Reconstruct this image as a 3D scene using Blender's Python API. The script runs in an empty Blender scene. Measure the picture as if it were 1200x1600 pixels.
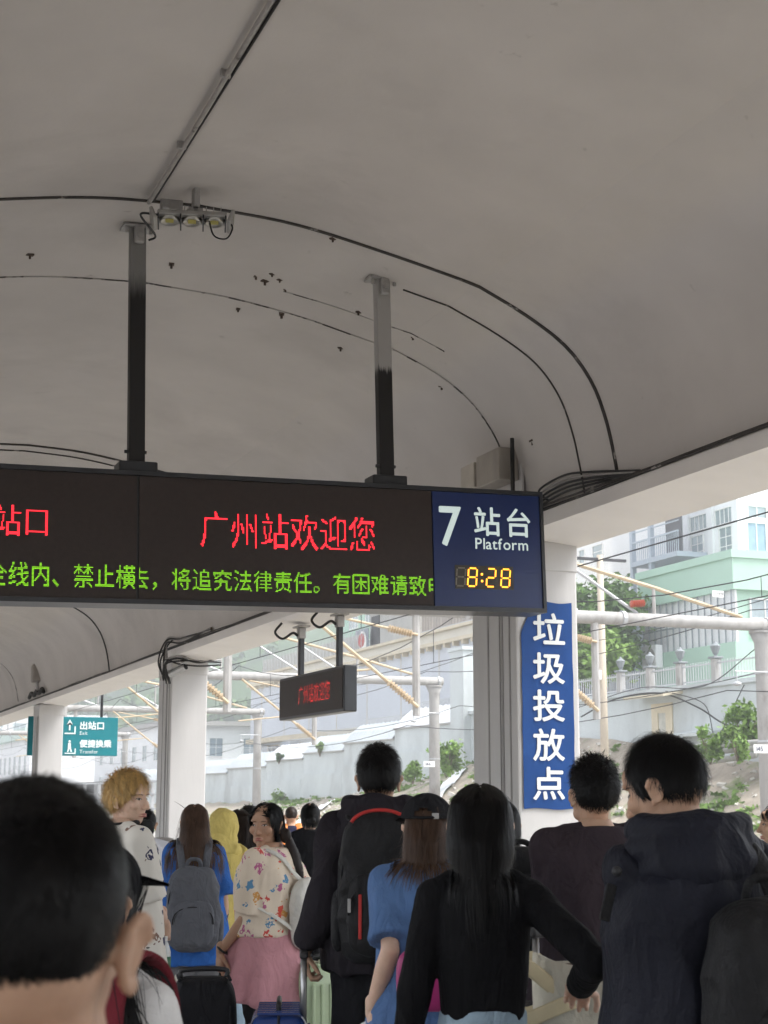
import bpy, bmesh, math, random
import numpy as np
from mathutils import Vector, Matrix, Euler, noise as mnoise

random.seed(7)
RNG = np.random.default_rng(7)
SC = bpy.context.scene
COL = SC.collection
R = math.radians

# ------------------------------------------------------------------ camera
PITCH, YAW, FPX = 10.389, 21.069, 2400.0
cam_d = bpy.data.cameras.new('camera')
cam_d.sensor_fit = 'VERTICAL'
cam_d.sensor_height = 36.0
cam_d.lens = 54.0
cam_d.clip_start = 0.05
cam_d.clip_end = 3000
cam_d.dof.use_dof = True
cam_d.dof.focus_distance = 8.5
cam_d.dof.aperture_fstop = 11.0
cam = bpy.data.objects.new('camera', cam_d)
cam.location = (0, 0, 1.6)
cam.rotation_euler = (R(90 + PITCH), 0, R(-YAW))
COL.objects.link(cam)
SC.camera = cam

# ------------------------------------------------------------------ sky, sun, exposure
SUN_EL, SUN_AZ = 58.0, 125.0       # high sun behind thin cloud
w = bpy.data.worlds.new('World')
SC.world = w
w.use_nodes = True
nt = w.node_tree
bg = nt.nodes['Background']
sky = nt.nodes.new('ShaderNodeTexSky')
sky.sky_type = 'NISHITA'
sky.sun_disc = False
sky.sun_elevation = R(SUN_EL)
sky.sun_rotation = R(SUN_AZ)
sky.air_density = 1.0
sky.dust_density = 1.2
sky.ozone_density = 1.0
hsv = nt.nodes.new('ShaderNodeHueSaturation')
hsv.inputs['Saturation'].default_value = 0.22
nt.links.new(sky.outputs[0], hsv.inputs['Color'])
nt.links.new(hsv.outputs[0], bg.inputs['Color'])
bg.inputs['Strength'].default_value = 0.15
sun_d = bpy.data.lights.new('sun', 'SUN')
sun_d.energy = 1.5
sun_d.angle = R(25)
sun_d.color = (1.0, 0.97, 0.93)
sun = bpy.data.objects.new('sun', sun_d)
# sky azimuth: rotation measured clockwise from +Y in Blender's sky texture
sd = Vector((math.sin(R(SUN_AZ)) * math.cos(R(SUN_EL)), math.cos(R(SUN_AZ)) * math.cos(R(SUN_EL)), math.sin(R(SUN_EL))))
sun.rotation_euler = sd.to_track_quat('Z', 'Y').to_euler()
sun.location = (0, 0, 60)
COL.objects.link(sun)
SC.view_settings.view_transform = 'Standard'
SC.view_settings.look = 'None'
SC.view_settings.gamma = 1.0
SC.view_settings.use_curve_mapping = False
SC.view_settings.exposure = 1.76
SC.cycles.use_denoising = True
SC.cycles.use_adaptive_sampling = True
SC.cycles.adaptive_threshold = 0.025
SC.cycles.max_bounces = 6
SC.cycles.diffuse_bounces = 4
SC.cycles.transparent_max_bounces = 8

# ------------------------------------------------------------------ materials
MATS = {}


def mat(name, col, rough=0.65, var=0.10, scale=6.0, bump=0.0, bscale=60.0, metal=0.0, spec=0.4,
        sheen=0.0, sss=0.0, stretch=(1, 1, 1), col2=None, thr=None, detail=4.0, coat=0.0, wr=0.0, spots=None):
    """Principled material with noise-varied colour; col2/thr adds patches of a second colour."""
    if name in MATS:
        return MATS[name]
    m = bpy.data.materials.new(name)
    m.use_nodes = True
    t = m.node_tree
    b = t.nodes['Principled BSDF']
    tc = t.nodes.new('ShaderNodeTexCoord')
    mp = t.nodes.new('ShaderNodeMapping')
    mp.inputs['Scale'].default_value = stretch
    t.links.new(tc.outputs['Object'], mp.inputs['Vector'])
    n = t.nodes.new('ShaderNodeTexNoise')
    n.inputs['Scale'].default_value = scale
    n.inputs['Detail'].default_value = detail
    n.inputs['Roughness'].default_value = 0.6
    t.links.new(mp.outputs[0], n.inputs['Vector'])
    r = t.nodes.new('ShaderNodeValToRGB')
    r.color_ramp.elements[0].position = 0.3
    r.color_ramp.elements[1].position = 0.7
    c = np.array(col[:3])
    r.color_ramp.elements[0].color = (*np.clip(c * (1 - var), 0, 1), 1)
    r.color_ramp.elements[1].color = (*np.clip(c * (1 + var), 0, 1), 1)
    t.links.new(n.outputs['Fac'], r.inputs['Fac'])
    out = r.outputs['Color']
    if col2 is not None:
        n2 = t.nodes.new('ShaderNodeTexNoise')
        n2.inputs['Scale'].default_value = scale * 0.45
        n2.inputs['Detail'].default_value = 8.0
        n2.inputs['Roughness'].default_value = 0.65
        n2.inputs['Distortion'].default_value = 0.4
        t.links.new(mp.outputs[0], n2.inputs['Vector'])
        r2 = t.nodes.new('ShaderNodeValToRGB')
        r2.color_ramp.elements[0].position = thr[0]
        r2.color_ramp.elements[1].position = thr[1]
        t.links.new(n2.outputs['Fac'], r2.inputs['Fac'])
        mx = t.nodes.new('ShaderNodeMix')
        mx.data_type = 'RGBA'
        t.links.new(r2.outputs['Color'], mx.inputs['Factor'])
        t.links.new(out, mx.inputs['A'])
        mx.inputs['B'].default_value = (*col2, 1)
        out = mx.outputs['Result']
    if spots:
        # small flecks of grime: (scale, low, high, colour)
        n5 = t.nodes.new('ShaderNodeTexNoise')
        n5.inputs['Scale'].default_value = spots[0]
        n5.inputs['Detail'].default_value = 5.0
        n5.inputs['Roughness'].default_value = 0.7
        t.links.new(tc.outputs['Object'], n5.inputs['Vector'])
        r5 = t.nodes.new('ShaderNodeValToRGB')
        r5.color_ramp.elements[0].position = spots[1]
        r5.color_ramp.elements[1].position = spots[2]
        t.links.new(n5.outputs['Fac'], r5.inputs['Fac'])
        m5 = t.nodes.new('ShaderNodeMix')
        m5.data_type = 'RGBA'
        t.links.new(r5.outputs['Color'], m5.inputs['Factor'])
        t.links.new(out, m5.inputs['A'])
        m5.inputs['B'].default_value = (*spots[3], 1)
        out = m5.outputs['Result']
    t.links.new(out, b.inputs['Base Color'])
    b.inputs['Roughness'].default_value = rough
    b.inputs['Metallic'].default_value = metal
    b.inputs['Specular IOR Level'].default_value = spec
    if sheen:
        b.inputs['Sheen Weight'].default_value = sheen
        b.inputs['Sheen Roughness'].default_value = 0.5
    if coat:
        b.inputs['Coat Weight'].default_value = coat
    if sss:
        b.inputs['Subsurface Weight'].default_value = sss
        b.inputs['Subsurface Radius'].default_value = (0.012, 0.005, 0.003)
        b.inputs['Subsurface Scale'].default_value = 1.0
    if bump:
        n3 = t.nodes.new('ShaderNodeTexNoise')
        n3.inputs['Scale'].default_value = bscale
        n3.inputs['Detail'].default_value = 3.0
        t.links.new(mp.outputs[0], n3.inputs['Vector'])
        bp = t.nodes.new('ShaderNodeBump')
        bp.inputs['Strength'].default_value = bump
        bp.inputs['Distance'].default_value = 0.01
        t.links.new(n3.outputs['Fac'], bp.inputs['Height'])
        t.links.new(bp.outputs[0], b.inputs['Normal'])
        if wr:
            n4 = t.nodes.new('ShaderNodeTexNoise')
            n4.inputs['Scale'].default_value = 9.0
            n4.inputs['Detail'].default_value = 3.0
            n4.inputs['Distortion'].default_value = 1.6
            mp4 = t.nodes.new('ShaderNodeMapping')
            mp4.inputs['Rotation'].default_value = (.3, .4, .2)
            mp4.inputs['Scale'].default_value = (1.0, 1.0, .55)
            t.links.new(tc.outputs['Object'], mp4.inputs['Vector'])
            t.links.new(mp4.outputs[0], n4.inputs['Vector'])
            b4 = t.nodes.new('ShaderNodeBump')
            b4.inputs['Strength'].default_value = wr
            b4.inputs['Distance'].default_value = 0.05
            t.links.new(n4.outputs['Fac'], b4.inputs['Height'])
            t.links.new(b4.outputs[0], bp.inputs['Normal'])
    MATS[name] = m
    return m


def emit(name, col, strength):
    if name in MATS:
        return MATS[name]
    m = bpy.data.materials.new(name)
    m.use_nodes = True
    b = m.node_tree.nodes['Principled BSDF']
    b.inputs['Base Color'].default_value = (col[0] * .3, col[1] * .3, col[2] * .3, 1)
    b.inputs['Emission Color'].default_value = (*col, 1)
    b.inputs['Emission Strength'].default_value = strength
    b.inputs['Roughness'].default_value = 0.5
    MATS[name] = m
    return m


# ------------------------------------------------------------------ objects
WORLD = {}


def tag(o, label=None, cat=None, group=None, kind=None):
    if label:
        o['label'] = label
    if cat:
        o['category'] = cat
    if group:
        o['group'] = group
    if kind:
        o['kind'] = kind
    return o


def thing(name, label, cat, loc=(0, 0, 0), rot=(0, 0, 0), group=None):
    o = bpy.data.objects.new(name, None)
    o.empty_display_size = 0.2
    COL.objects.link(o)
    o.location = loc
    o.rotation_euler = rot
    WORLD[o] = Matrix.Translation(loc) @ Euler(rot).to_matrix().to_4x4()
    return tag(o, label, cat, group)


def link(name, me, m, parent=None, local=False):
    """link a mesh as one object; vertices are in world space unless local=True"""
    if m is not None:
        if isinstance(m, (list, tuple)):
            for x in m:
                me.materials.append(x)
        else:
            me.materials.append(m)
    o = bpy.data.objects.new(name, me)
    COL.objects.link(o)
    WORLD[o] = Matrix.Identity(4)
    if parent is not None:
        o.parent = parent
        if local:
            WORLD[o] = WORLD[parent].copy()
        else:
            o.matrix_parent_inverse = WORLD[parent].inverted()
    return o


def rotm(x=0, y=0, z=0):
    return np.array(Euler((R(x), R(y), R(z))).to_matrix())


# a scratch scene keeps modifier evaluation away from the growing main scene
WORK = bpy.data.scenes.new('scratch')


def work_eval(o):
    WORK.collection.objects.link(o)
    vl = WORK.view_layers[0]
    vl.update()
    return o.evaluated_get(vl.depsgraph)


class MB:
    def __init__(s):
        s.v, s.f, s.mi = [], [], []
        s.n = 0

    def add(s, V, F, mi=0):
        V = np.asarray(V, float)
        s.v.append(V)
        if isinstance(F, np.ndarray):
            s.f += (F + s.n).tolist()
        else:
            n0 = s.n
            s.f += [tuple(i + n0 for i in f) for f in F]
        s.mi += [mi] * len(F)
        s.n += len(V)
        return s

    def box(s, c, d, rot=None, mi=0):
        h = np.array(d, float) / 2
        V = np.array([(x, y, z) for x in (-1, 1) for y in (-1, 1) for z in (-1, 1)]) * h
        if rot is not None:
            V = V @ np.asarray(rot).T
        F = [(0, 1, 3, 2), (4, 6, 7, 5), (0, 4, 5, 1), (2, 3, 7, 6), (0, 2, 6, 4), (1, 5, 7, 3)]
        return s.add(V + np.array(c), F, mi)

    def span(s, a, b, mi=0):
        a, b = np.array(a, float), np.array(b, float)
        return s.box((a + b) / 2, np.abs(b - a), None, mi)

    def cbox(s, c, d, bev, rot=None, seg=2, mi=0):
        bm = bmesh.new()
        bmesh.ops.create_cube(bm, size=1.0)
        for v in bm.verts:
            v.co = Vector((v.co.x * d[0], v.co.y * d[1], v.co.z * d[2]))
        bmesh.ops.bevel(bm, geom=bm.edges[:], offset=bev, segments=seg, profile=0.5, affect='EDGES')
        bm.verts.index_update()
        V = np.array([v.co[:] for v in bm.verts])
        F = [tuple(v.index for v in f.verts) for f in bm.faces]
        bm.free()
        if rot is not None:
            V = V @ np.asarray(rot).T
        return s.add(V + np.array(c), F, mi)

    def tube(s, pts, r, n=8, cap=True, mi=0, flat=None, up=None):
        """tube along pts; r number or list; flat=(a,b) squashes the section in its frame"""
        P = np.array(pts, float)
        k = len(P)
        rr = np.full(k, r, float) if np.isscalar(r) else np.array(r, float)
        T = np.gradient(P, axis=0)
        T /= np.linalg.norm(T, axis=1)[:, None] + 1e-12
        ref = np.array(up if up is not None else ((0, 0, 1) if abs(T[0][2]) < .9 else (1, 0, 0)), float)
        V = []
        A = np.cross(T[0], ref)
        A /= np.linalg.norm(A) + 1e-12
        fa, fb = flat if flat else (1, 1)
        for i in range(k):
            A = A - T[i] * (A @ T[i])
            A /= np.linalg.norm(A) + 1e-12
            B = np.cross(T[i], A)
            for j in range(n):
                t = 2 * math.pi * j / n
                V.append(P[i] + rr[i] * (fa * math.cos(t) * A + fb * math.sin(t) * B))
        F = [(i * n + j, i * n + (j + 1) % n, (i + 1) * n + (j + 1) % n, (i + 1) * n + j)
             for i in range(k - 1) for j in range(n)]
        if cap:
            F.append(tuple(range(n - 1, -1, -1)))
            F.append(tuple((k - 1) * n + j for j in range(n)))
        return s.add(V, F, mi)

    def loft(s, rings, n=20, mi=0):
        """rings: (cx, cy, cz, rx, ry) horizontal ellipses stacked along z, optional exponent"""
        V = []
        for q in rings:
            cx, cy, cz, rx, ry = q[:5]
            e = q[5] if len(q) > 5 else 2.0
            for j in range(n):
                t = 2 * math.pi * j / n
                c, d = math.cos(t), math.sin(t)
                V.append((cx + rx * math.copysign(abs(c) ** (2 / e), c), cy + ry * math.copysign(abs(d) ** (2 / e), d), cz))
        k = len(rings)
        F = [(i * n + j, i * n + (j + 1) % n, (i + 1) * n + (j + 1) % n, (i + 1) * n + j)
             for i in range(k - 1) for j in range(n)]
        F.append(tuple(range(n - 1, -1, -1)))
        F.append(tuple((k - 1) * n + j for j in range(n)))
        return s.add(V, F, mi)

    def ell(s, c, r, rot=None, nu=18, nv=12, e=2.0, mi=0):
        """(super)ellipsoid"""
        V = []
        p = 2.0 / e
        for i in range(nv + 1):
            ph = -math.pi / 2 + math.pi * i / nv
            cp, sp = math.cos(ph), math.sin(ph)
            cp = math.copysign(abs(cp) ** p, cp)
            sp = math.copysign(abs(sp) ** p, sp)
            for j in range(nu):
                t = 2 * math.pi * j / nu
                ct, st = math.cos(t), math.sin(t)
                V.append((r[0] * cp * math.copysign(abs(ct) ** p, ct), r[1] * cp * math.copysign(abs(st) ** p, st), r[2] * sp))
        V = np.array(V)
        if rot is not None:
            V = V @ np.asarray(rot).T
        F = [(i * nu + j, i * nu + (j + 1) % nu, (i + 1) * nu + (j + 1) % nu, (i + 1) * nu + j)
             for i in range(nv) for j in range(nu)]
        return s.add(V + np.array(c), F, mi)

    def limb(s, pts, rad, n=12):
        """tapered limb: tube plus a ball at every joint"""
        s.tube(pts, rad, n)
        for p, r in zip(pts, rad):
            s.ell(p, (r, r, r), nu=12, nv=8)
        return s

    def prism(s, poly, y0, y1, axis='y', mi=0):
        """extrude a polygon given as (x,z) along y (axis='y') or (y,z) along x (axis='x')"""
        n = len(poly)
        if axis == 'y':
            V = [(p[0], y0, p[1]) for p in poly] + [(p[0], y1, p[1]) for p in poly]
        else:
            V = [(y0, p[0], p[1]) for p in poly] + [(y1, p[0], p[1]) for p in poly]
        F = [(i, (i + 1) % n, n + (i + 1) % n, n + i) for i in range(n)]
        F += [tuple(range(n - 1, -1, -1)), tuple(range(n, 2 * n))]
        return s.add(V, F, mi)

    def xform(s, Mx):
        Mx = np.array(Mx)
        s.v = [V @ Mx[:3, :3].T + Mx[:3, 3] for V in s.v]
        return s

    def mesh(s, name):
        me = bpy.data.meshes.new(name)
        V = np.concatenate(s.v) if s.v else np.zeros((0, 3))
        me.from_pydata(V.tolist(), [], s.f)
        if any(s.mi):
            me.polygons.foreach_set('material_index', s.mi)
        return me

    def build(s, name, m, parent=None, smooth=False, local=False):
        me = s.mesh(name)
        me.update()
        if smooth:
            me.polygons.foreach_set('use_smooth', [True] * len(me.polygons))
        return link(name, me, m, parent, local)


def fix_normals(me):
    bm = bmesh.new()
    bm.from_mesh(me)
    bmesh.ops.recalc_face_normals(bm, faces=bm.faces)
    bm.to_mesh(me)
    bm.free()


def melt(mb, voxel=0.008, smooth=4, name='m'):
    """voxel-union every shape of mb into one continuous smooth skin"""
    me = mb.mesh(name)
    fix_normals(me)
    o = bpy.data.objects.new('tmp', me)
    md = o.modifiers.new('r', 'REMESH')
    md.mode = 'VOXEL'
    md.voxel_size = voxel
    md.use_smooth_shade = True
    if smooth:
        sm = o.modifiers.new('s', 'SMOOTH')
        sm.factor = 0.5
        sm.iterations = smooth
    out = bpy.data.meshes.new_from_object(work_eval(o))
    out.name = name
    bpy.data.objects.remove(o)
    bpy.data.meshes.remove(me)
    return out


def ripple(me, amp, scale, stretch=(1, 1, 1), seed=0.0, zmin=None):
    """cloth-like uneven surface: push vertices along their normals by noise"""
    k = len(me.vertices)
    co = np.zeros(k * 3)
    me.vertices.foreach_get('co', co)
    no = np.zeros(k * 3)
    me.vertices.foreach_get('normal', no)
    co, no = co.reshape(-1, 3), no.reshape(-1, 3)
    q = co * np.array(stretch) * scale + seed
    ql = q.tolist()
    nf = mnoise.noise
    d = np.array([nf(x) for x in ql])
    d2 = np.array([nf(x) for x in (q * 2.3 + 11).tolist()])
    d = 1 - 2 * np.abs(d) * 1.6 + 0.5 * d2
    co = co + no * (amp * d)[:, None]
    me.vertices.foreach_set('co', co.ravel())
    me.update()
    return me


def smooth_curve(pts, n=8):
    """Catmull-Rom through pts"""
    P = [np.array(p, float) for p in pts]
    P = [2 * P[0] - P[1]] + P + [2 * P[-1] - P[-2]]
    out = []
    for i in range(1, len(P) - 2):
        for k in range(n):
            t = k / n
            a, b, c, d = P[i - 1], P[i], P[i + 1], P[i + 2]
            out.append(0.5 * ((2 * b) + (-a + c) * t + (2 * a - 5 * b + 4 * c - d) * t * t + (-a + 3 * b - 3 * c + d) * t ** 3))
    out.append(P[-2])
    return np.array(out)


# lettering: glyph outlines of the built-in font turned into meshes
GL = {}


def glyph(ch):
    if ch not in GL:
        cu = bpy.data.curves.new('g', 'FONT')
        cu.body = ch
        cu.resolution_u = 3
        o = bpy.data.objects.new('g', cu)
        ev = work_eval(o)
        me = ev.to_mesh()
        V = np.array([v.co[:2] for v in me.vertices])
        me.calc_loop_triangles()
        F = [tuple(t.vertices) for t in me.loop_triangles]
        ev.to_mesh_clear()
        bpy.data.objects.remove(o)
        bpy.data.curves.remove(cu)
        GL[ch] = (V, F)
    return GL[ch]


def text_mb(mb, s, x, z, size, y, adv=None, sx=1.0, bold=0.0, mi=0):
    """letters in the local XZ plane facing -y, baseline left at (x, z); CJK advance = 1 em"""
    cx = x
    for ch in s:
        if ch == ' ':
            cx += size * 0.3 * sx
            continue
        V, F = glyph(ch)
        cjk = ord(ch) > 0x2E00
        offs = [(0, 0)] if not bold else [(-bold, 0), (bold, 0), (0, bold), (0, -bold)]
        for k, (ox, oz) in enumerate(offs):
            P = np.column_stack([cx + V[:, 0] * size * sx + ox, np.full(len(V), y - k * 0.0002), z + V[:, 1] * size + oz])
            mb.add(P, [(a, b, c) for a, b, c in F], mi)
        cx += size * sx * (adv if adv else (1.0 if cjk else V[:, 0].max() + 0.05))
    return cx


def led_dots(s, n, need=3):
    """list of (char index, col, row) lit dots for CJK text on an n x n matrix"""
    out = []
    for k, ch in enumerate(s):
        V, F = glyph(ch)
        T = V[np.array(F)]
        g = (np.arange(n * 2) + 0.5) / (n * 2)
        X, Z = np.meshgrid(g, g - 0.12)
        pts = np.column_stack([X.ravel(), Z.ravel()])
        ins = np.zeros(len(pts), bool)
        for a, b, c in T:
            def sg(p, q):
                return (pts[:, 0] - q[0]) * (p[1] - q[1]) - (p[0] - q[0]) * (pts[:, 1] - q[1])
            d1, d2, d3 = sg(a, b), sg(b, c), sg(c, a)
            ins |= ~(((d1 < 0) | (d2 < 0) | (d3 < 0)) & ((d1 > 0) | (d2 > 0) | (d3 > 0)))
        cov = ins.reshape(n, 2, n, 2).sum(axis=(1, 3))
        for r, c in np.argwhere(cov >= need):
            out.append((k, c, r))
    return out


# points of the photograph turned into places: on a plane of constant x, y, z
_th, _ps = R(PITCH), R(YAW)
_F = np.array([math.sin(_ps) * math.cos(_th), math.cos(_ps) * math.cos(_th), math.sin(_th)])
_Rt = np.array([math.cos(_ps), -math.sin(_ps), 0])
_U = np.cross(_Rt, _F)
_C = np.array([0, 0, 1.6])


def at(u, v, X=None, Y=None, D=None):
    r = _F + _Rt * ((u - 600) / FPX) + _U * ((800 - v) / FPX)
    if X is not None:
        return _C + r * (X / r[0])
    if Y is not None:
        return _C + r * (Y / r[1])
    return _C + r * D

# ================================================================== THE SETTING
m_paint = mat('ceiling paint', (.54, .51, .485), .8, .07, 1.1, .12, 30, col2=(.42, .395, .375), thr=(.52, .80), spots=(5.5, .67, .80, (.30, .28, .26)))
m_paint_lo = mat('column paint', (.54, .53, .52), .6, .06, 2.4, .1, 25, col2=(.36, .34, .32), thr=(.58, .80), stretch=(1.6, 1.6, .22), spots=(14, .70, .78, (.22, .20, .18)))
m_beam = mat('beam paint', (.80, .775, .75), .75, .05, 1.5, .1, 25)
m_dark = mat('black metal', (.018, .018, .02), .45, .2, 20, spec=.4)
m_cable = mat('black cable', (.02, .02, .02), .6, .2, 30)
m_pipe = mat('painted conduit', (.33, .315, .30), .6, .15, 14, col2=(.10, .09, .085), thr=(.62, .70))
m_steel = mat('steel', (.45, .45, .45), .35, .1, 20, metal=.9)
m_zinc = mat('dull zinc', (.36, .35, .34), .5, .15, 18, metal=.4)
m_white = mat('white paint', (.78, .78, .76), .5, .04, 5)

# ground, platform
m_ballast = mat('ballast', (.34, .32, .30), .9, .35, 9, .8, 14)
m_plat = mat('platform paving', (.34, .33, .32), .6, .12, 3, .1, 40)
mb = MB()
mb.add([(-900, -700, -1.15), (900, -700, -1.15), (900, 1500, -1.15), (-900, 1500, -1.15)], [(0, 1, 2, 3)])
tag(mb.build('ground', m_ballast), kind='structure')
mb = MB().span((-2.8, -30, -1.2), (7.0, 150, -0.004))
plat = tag(mb.build('platform', m_plat), kind='structure')
mb = MB()
for x0 in (6.35, -2.6):
    mb.span((x0, -30, -.003), (x0 + .45, 150, 0.006))
mb.build('edge_strip', mat('edge strip', (.5, .38, .08), .7, .15, 5), plat)
# paving slabs near the camera
slab = MB().cbox((0, 0, 0), (.592, .592, .02), .004, seg=1).mesh('slab')
slab.materials.append(m_plat)
for i in range(12):
    for j in range(24):
        o = bpy.data.objects.new('paving_slab', slab)
        COL.objects.link(o)
        o.parent = plat
        o.location = (-.5 + i * .6, 1.0 + j * .6, -.0055 + random.uniform(-.0008, .0008))
        WORLD[o] = Matrix.Identity(4)
# rails
m_rail = mat('rail steel', (.19, .14, .11), .5, .2, 8, metal=.6)
for k, xc in enumerate((8.8, 13.6, 18.4)):
    t = tag(MB().span((xc - 1.25, -30, -1.15), (xc + 1.25, 190, -1.09)).build('track_bed', m_ballast), kind='structure')
    for dx in (-.72, .72):
        MB().prism([(xc + dx - .07, -1.09), (xc + dx + .07, -1.09), (xc + dx + .015, -1.06), (xc + dx + .037, -.95),
                    (xc + dx - .037, -.95), (xc + dx - .015, -1.06)], -30, 190).build('rail', m_rail, t)

# ------------------------------------------------------------------ canopy
CX = 2.1                               # crown line of the vault
PROF_TOP = [(0, 5.09), (.6, 5.055), (1.2, 4.952), (1.85, 4.812)]
PROF_HAUNCH = [(1.85, 4.812), (2.2, 4.655), (2.48, 4.48), (2.66, 4.26), (2.76, 4.02), (2.815, 3.78), (2.85, 3.56)]
half = np.concatenate([smooth_curve(PROF_TOP, 9)[:-1], smooth_curve(PROF_HAUNCH, 5)])   # a crease runs along the joint
CREASE = 1.85


def vault_z(x):
    return float(np.interp(abs(x - CX), half[:, 0], half[:, 1]))


def s_at(dx):
    """section parameter for a distance from the crown"""
    return math.copysign(float(np.interp(abs(dx), half[:, 0], np.arange(len(half)))) / (len(half) - 1), dx)


def vault_pt(s, Y, off=0.012):
    """point on the inner vault surface; s runs -1..1 across the section"""
    k = abs(s) * (len(half) - 1)
    i = min(int(k), len(half) - 2)
    p = half[i] + (half[i + 1] - half[i]) * (k - i)
    d = half[i + 1] - half[i]
    nrm = np.array([d[1], -d[0]])
    nrm /= np.linalg.norm(nrm)
    p = p + nrm * off
    return np.array([CX + math.copysign(p[0], s), Y, p[1]])


canopy = thing('station_canopy', 'long pale vaulted concrete platform canopy on square white columns', 'canopy', (CX, 10, 0))
sec = [(CX - x, z) for x, z in half[::-1]] + [(CX + x, z) for x, z in half[1:]]
outer = [(CX + (x - CX) * 1.02 + (0), z + .14) for x, z in sec if abs(x - CX) < 2.7]
outer = [(CX - 3.2, 3.95)] + outer + [(CX + 3.2, 3.95)]
Y0, Y1 = -24, 92
mb = MB()
ys = np.linspace(Y0, Y1, 60)
for lo_, hi_ in ((-9, -CREASE), (-CREASE, CREASE), (CREASE, 9)):
    part_ = [q for q in sec if lo_ - 1e-6 <= q[0] - CX <= hi_ + 1e-6]
    n = len(part_)
    V = [(x, y, z) for y in ys for x, z in part_]
    F = [(i * n + j, (i + 1) * n + j, (i + 1) * n + j + 1, i * n + j + 1) for i in range(len(ys) - 1) for j in range(n - 1)]
    mb.add(V, F)
no_ = len(outer)
V = [(x, y, z) for y in (Y0, Y1) for x, z in outer]
mb.add(V, [(j, j + 1, no_ + j + 1, no_ + j) for j in range(no_ - 1)])
mb.build('vault', m_paint, canopy, smooth=True)
for sgn in (1, -1):
    xi, xo = CX + sgn * 2.813, CX + sgn * 3.36
    poly = [(xi, 3.468), (xo, 3.415), (xo, 3.97), (CX + sgn * 3.0, 4.05), (CX + sgn * 2.9, 3.58), (xi, 3.571)]
    if sgn < 0:
        poly = poly[::-1]
    MB().prism(poly, Y0, Y1).build('beam', m_beam, canopy)
COLY = [-.9, 10.076, 20.907, 32.84, 43.7, 54.7, 65.7, 76.7, 87.7]
for sgn in (1, -1):
    for y in COLY:
        if sgn < 0 and y > 45:
            continue
        xc = CX + sgn * (2.813 + .255)
        c = MB().cbox((xc, y + .39, 1.72), (.51, .78, 3.44), .018).build('column', m_paint_lo, canopy)
        if sgn > 0 and 5 < y < 40:
            # head band, seam and corner bead
            MB().cbox((xc, y + .39, 3.33), (.522, .792, .22), .01).build('column_head', m_paint_lo, c)
            mbb = MB()
            for dx, wd in ((.10, .018), (.22, .03), (.27, .012), (.47, .02)):
                mbb.span((xi0 := CX + 2.813 - .006, y + dx, .02), (xi0 + .01, y + dx + wd, 3.2))
            mbb.build('conduit_strip', mat('grey conduit strip', (.30, .29, .28), .6, .25, 5, stretch=(1, 1, .3)), c)

# arched conduits and cracks on the vault (each clipped to the vault)
def arc(name, Y, s0, s1, r, m, off=None, wob=0.0, n=70):
    P = []
    for i in range(n + 1):
        s = s0 + (s1 - s0) * i / n
        P.append(vault_pt(s, Y + wob * mnoise.noise(Vector((s * 5, Y, 3))), off if off is not None else r * .6))
    return MB().tube(P, r, 6).build(name, m, canopy, smooth=True)


m_wire = mat('dirty cable', (.045, .04, .037), .7, .3, 12, col2=(.30, .285, .27), thr=(.60, .63))
m_crack = mat('crack', (.10, .09, .085), .9, .3, 9, col2=(.44, .42, .40), thr=(.46, .5))
arc('conduit', 8.58, -.98, .985, .0075, m_wire, wob=.02)
arc('conduit', 8.602, -.98, .985, .005, m_wire, wob=.02)
arc('conduit', 9.04, s_at(1.52), .985, .0065, m_wire, wob=.02)
arc('ceiling_crack', 10.1, -.9, .93, .006, m_crack, wob=.05)
arc('ceiling_crack', 9.72, s_at(.9), s_at(2.1), .004, m_crack, wob=.05)
arc('conduit', 15.5, -.9, .93, .012, m_wire, wob=.03)
arc('conduit', 15.8, -.9, .5, .009, m_wire, wob=.06)
arc('conduit', 25.5, -.9, .99, .013, m_cable, wob=.02)
arc('ceiling_crack', 36.2, -.9, .95, .008, m_crack, wob=.03)
# crown conduit running along the vault
P = [vault_pt(s_at(-.31) + .003 * math.sin(y), y, .03) for y in np.linspace(-6, 8.55, 40)]
MB().tube(P, .014, 8).build('crown_conduit', m_pipe, canopy, smooth=True)
P = [vault_pt(s_at(-.27), y, .010) for y in np.linspace(-6, 8.55, 40)]
MB().tube(P, .009, 6).build('crown_cable', m_cable, canopy, smooth=True)
for y in np.arange(-4, 8.4, .9):
    MB().box(vault_pt(s_at(-.31), y, .02), (.05, .022, .04)).build('pipe_clip', m_zinc, canopy)
# old bolts left in the ceiling
for (u, v) in [(400, 430), (414, 438), (425, 427), (437, 436), (446, 451), (268, 412), (645, 526), (47, 397), (832, 688), (372, 482),
               (532, 543), (440, 490), (560, 487), (690, 603), (520, 372)]:
    for Y in np.arange(6, 40, .03):
        p = at(u, v, Y=Y)
        if abs(p[0] - CX) < 2.84 and p[2] >= vault_z(p[0]):
            break
    s = .011 + .006 * random.random()
    mb = MB().tube([p + (0, 0, .02), p - np.array((0, 0, s * 2.2))], s * .55, 6)
    mb.box(p - np.array((0, 0, .004)), (s * 3, s * 2.2, .012), rotm(0, 0, random.uniform(0, 90)))
    mb.build('ceiling_bolt', mat('rusty bolt', (.08, .055, .04), .7, .3, 30), canopy)
# cables lying on the ledge above the fascia, with sags
for k in range(3):
    rr = random.Random(k)
    P = []
    for y in np.linspace(-4, 44, 120):
        sag = .035 * abs(math.sin(y * 1.3 + k)) + .02 * mnoise.noise(Vector((y * .8, k, 0)))
        P.append((CX + 2.813 - .004 + .018 * math.sin(y * .7 + k * 2), y, 3.580 + .006 * k + sag * (.2 + .2 * k) * .5))
    MB().tube(P, .0075 + .002 * (k % 2), 6).build('ledge_cable', m_cable if k % 2 else m_wire, canopy, smooth=True)
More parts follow.
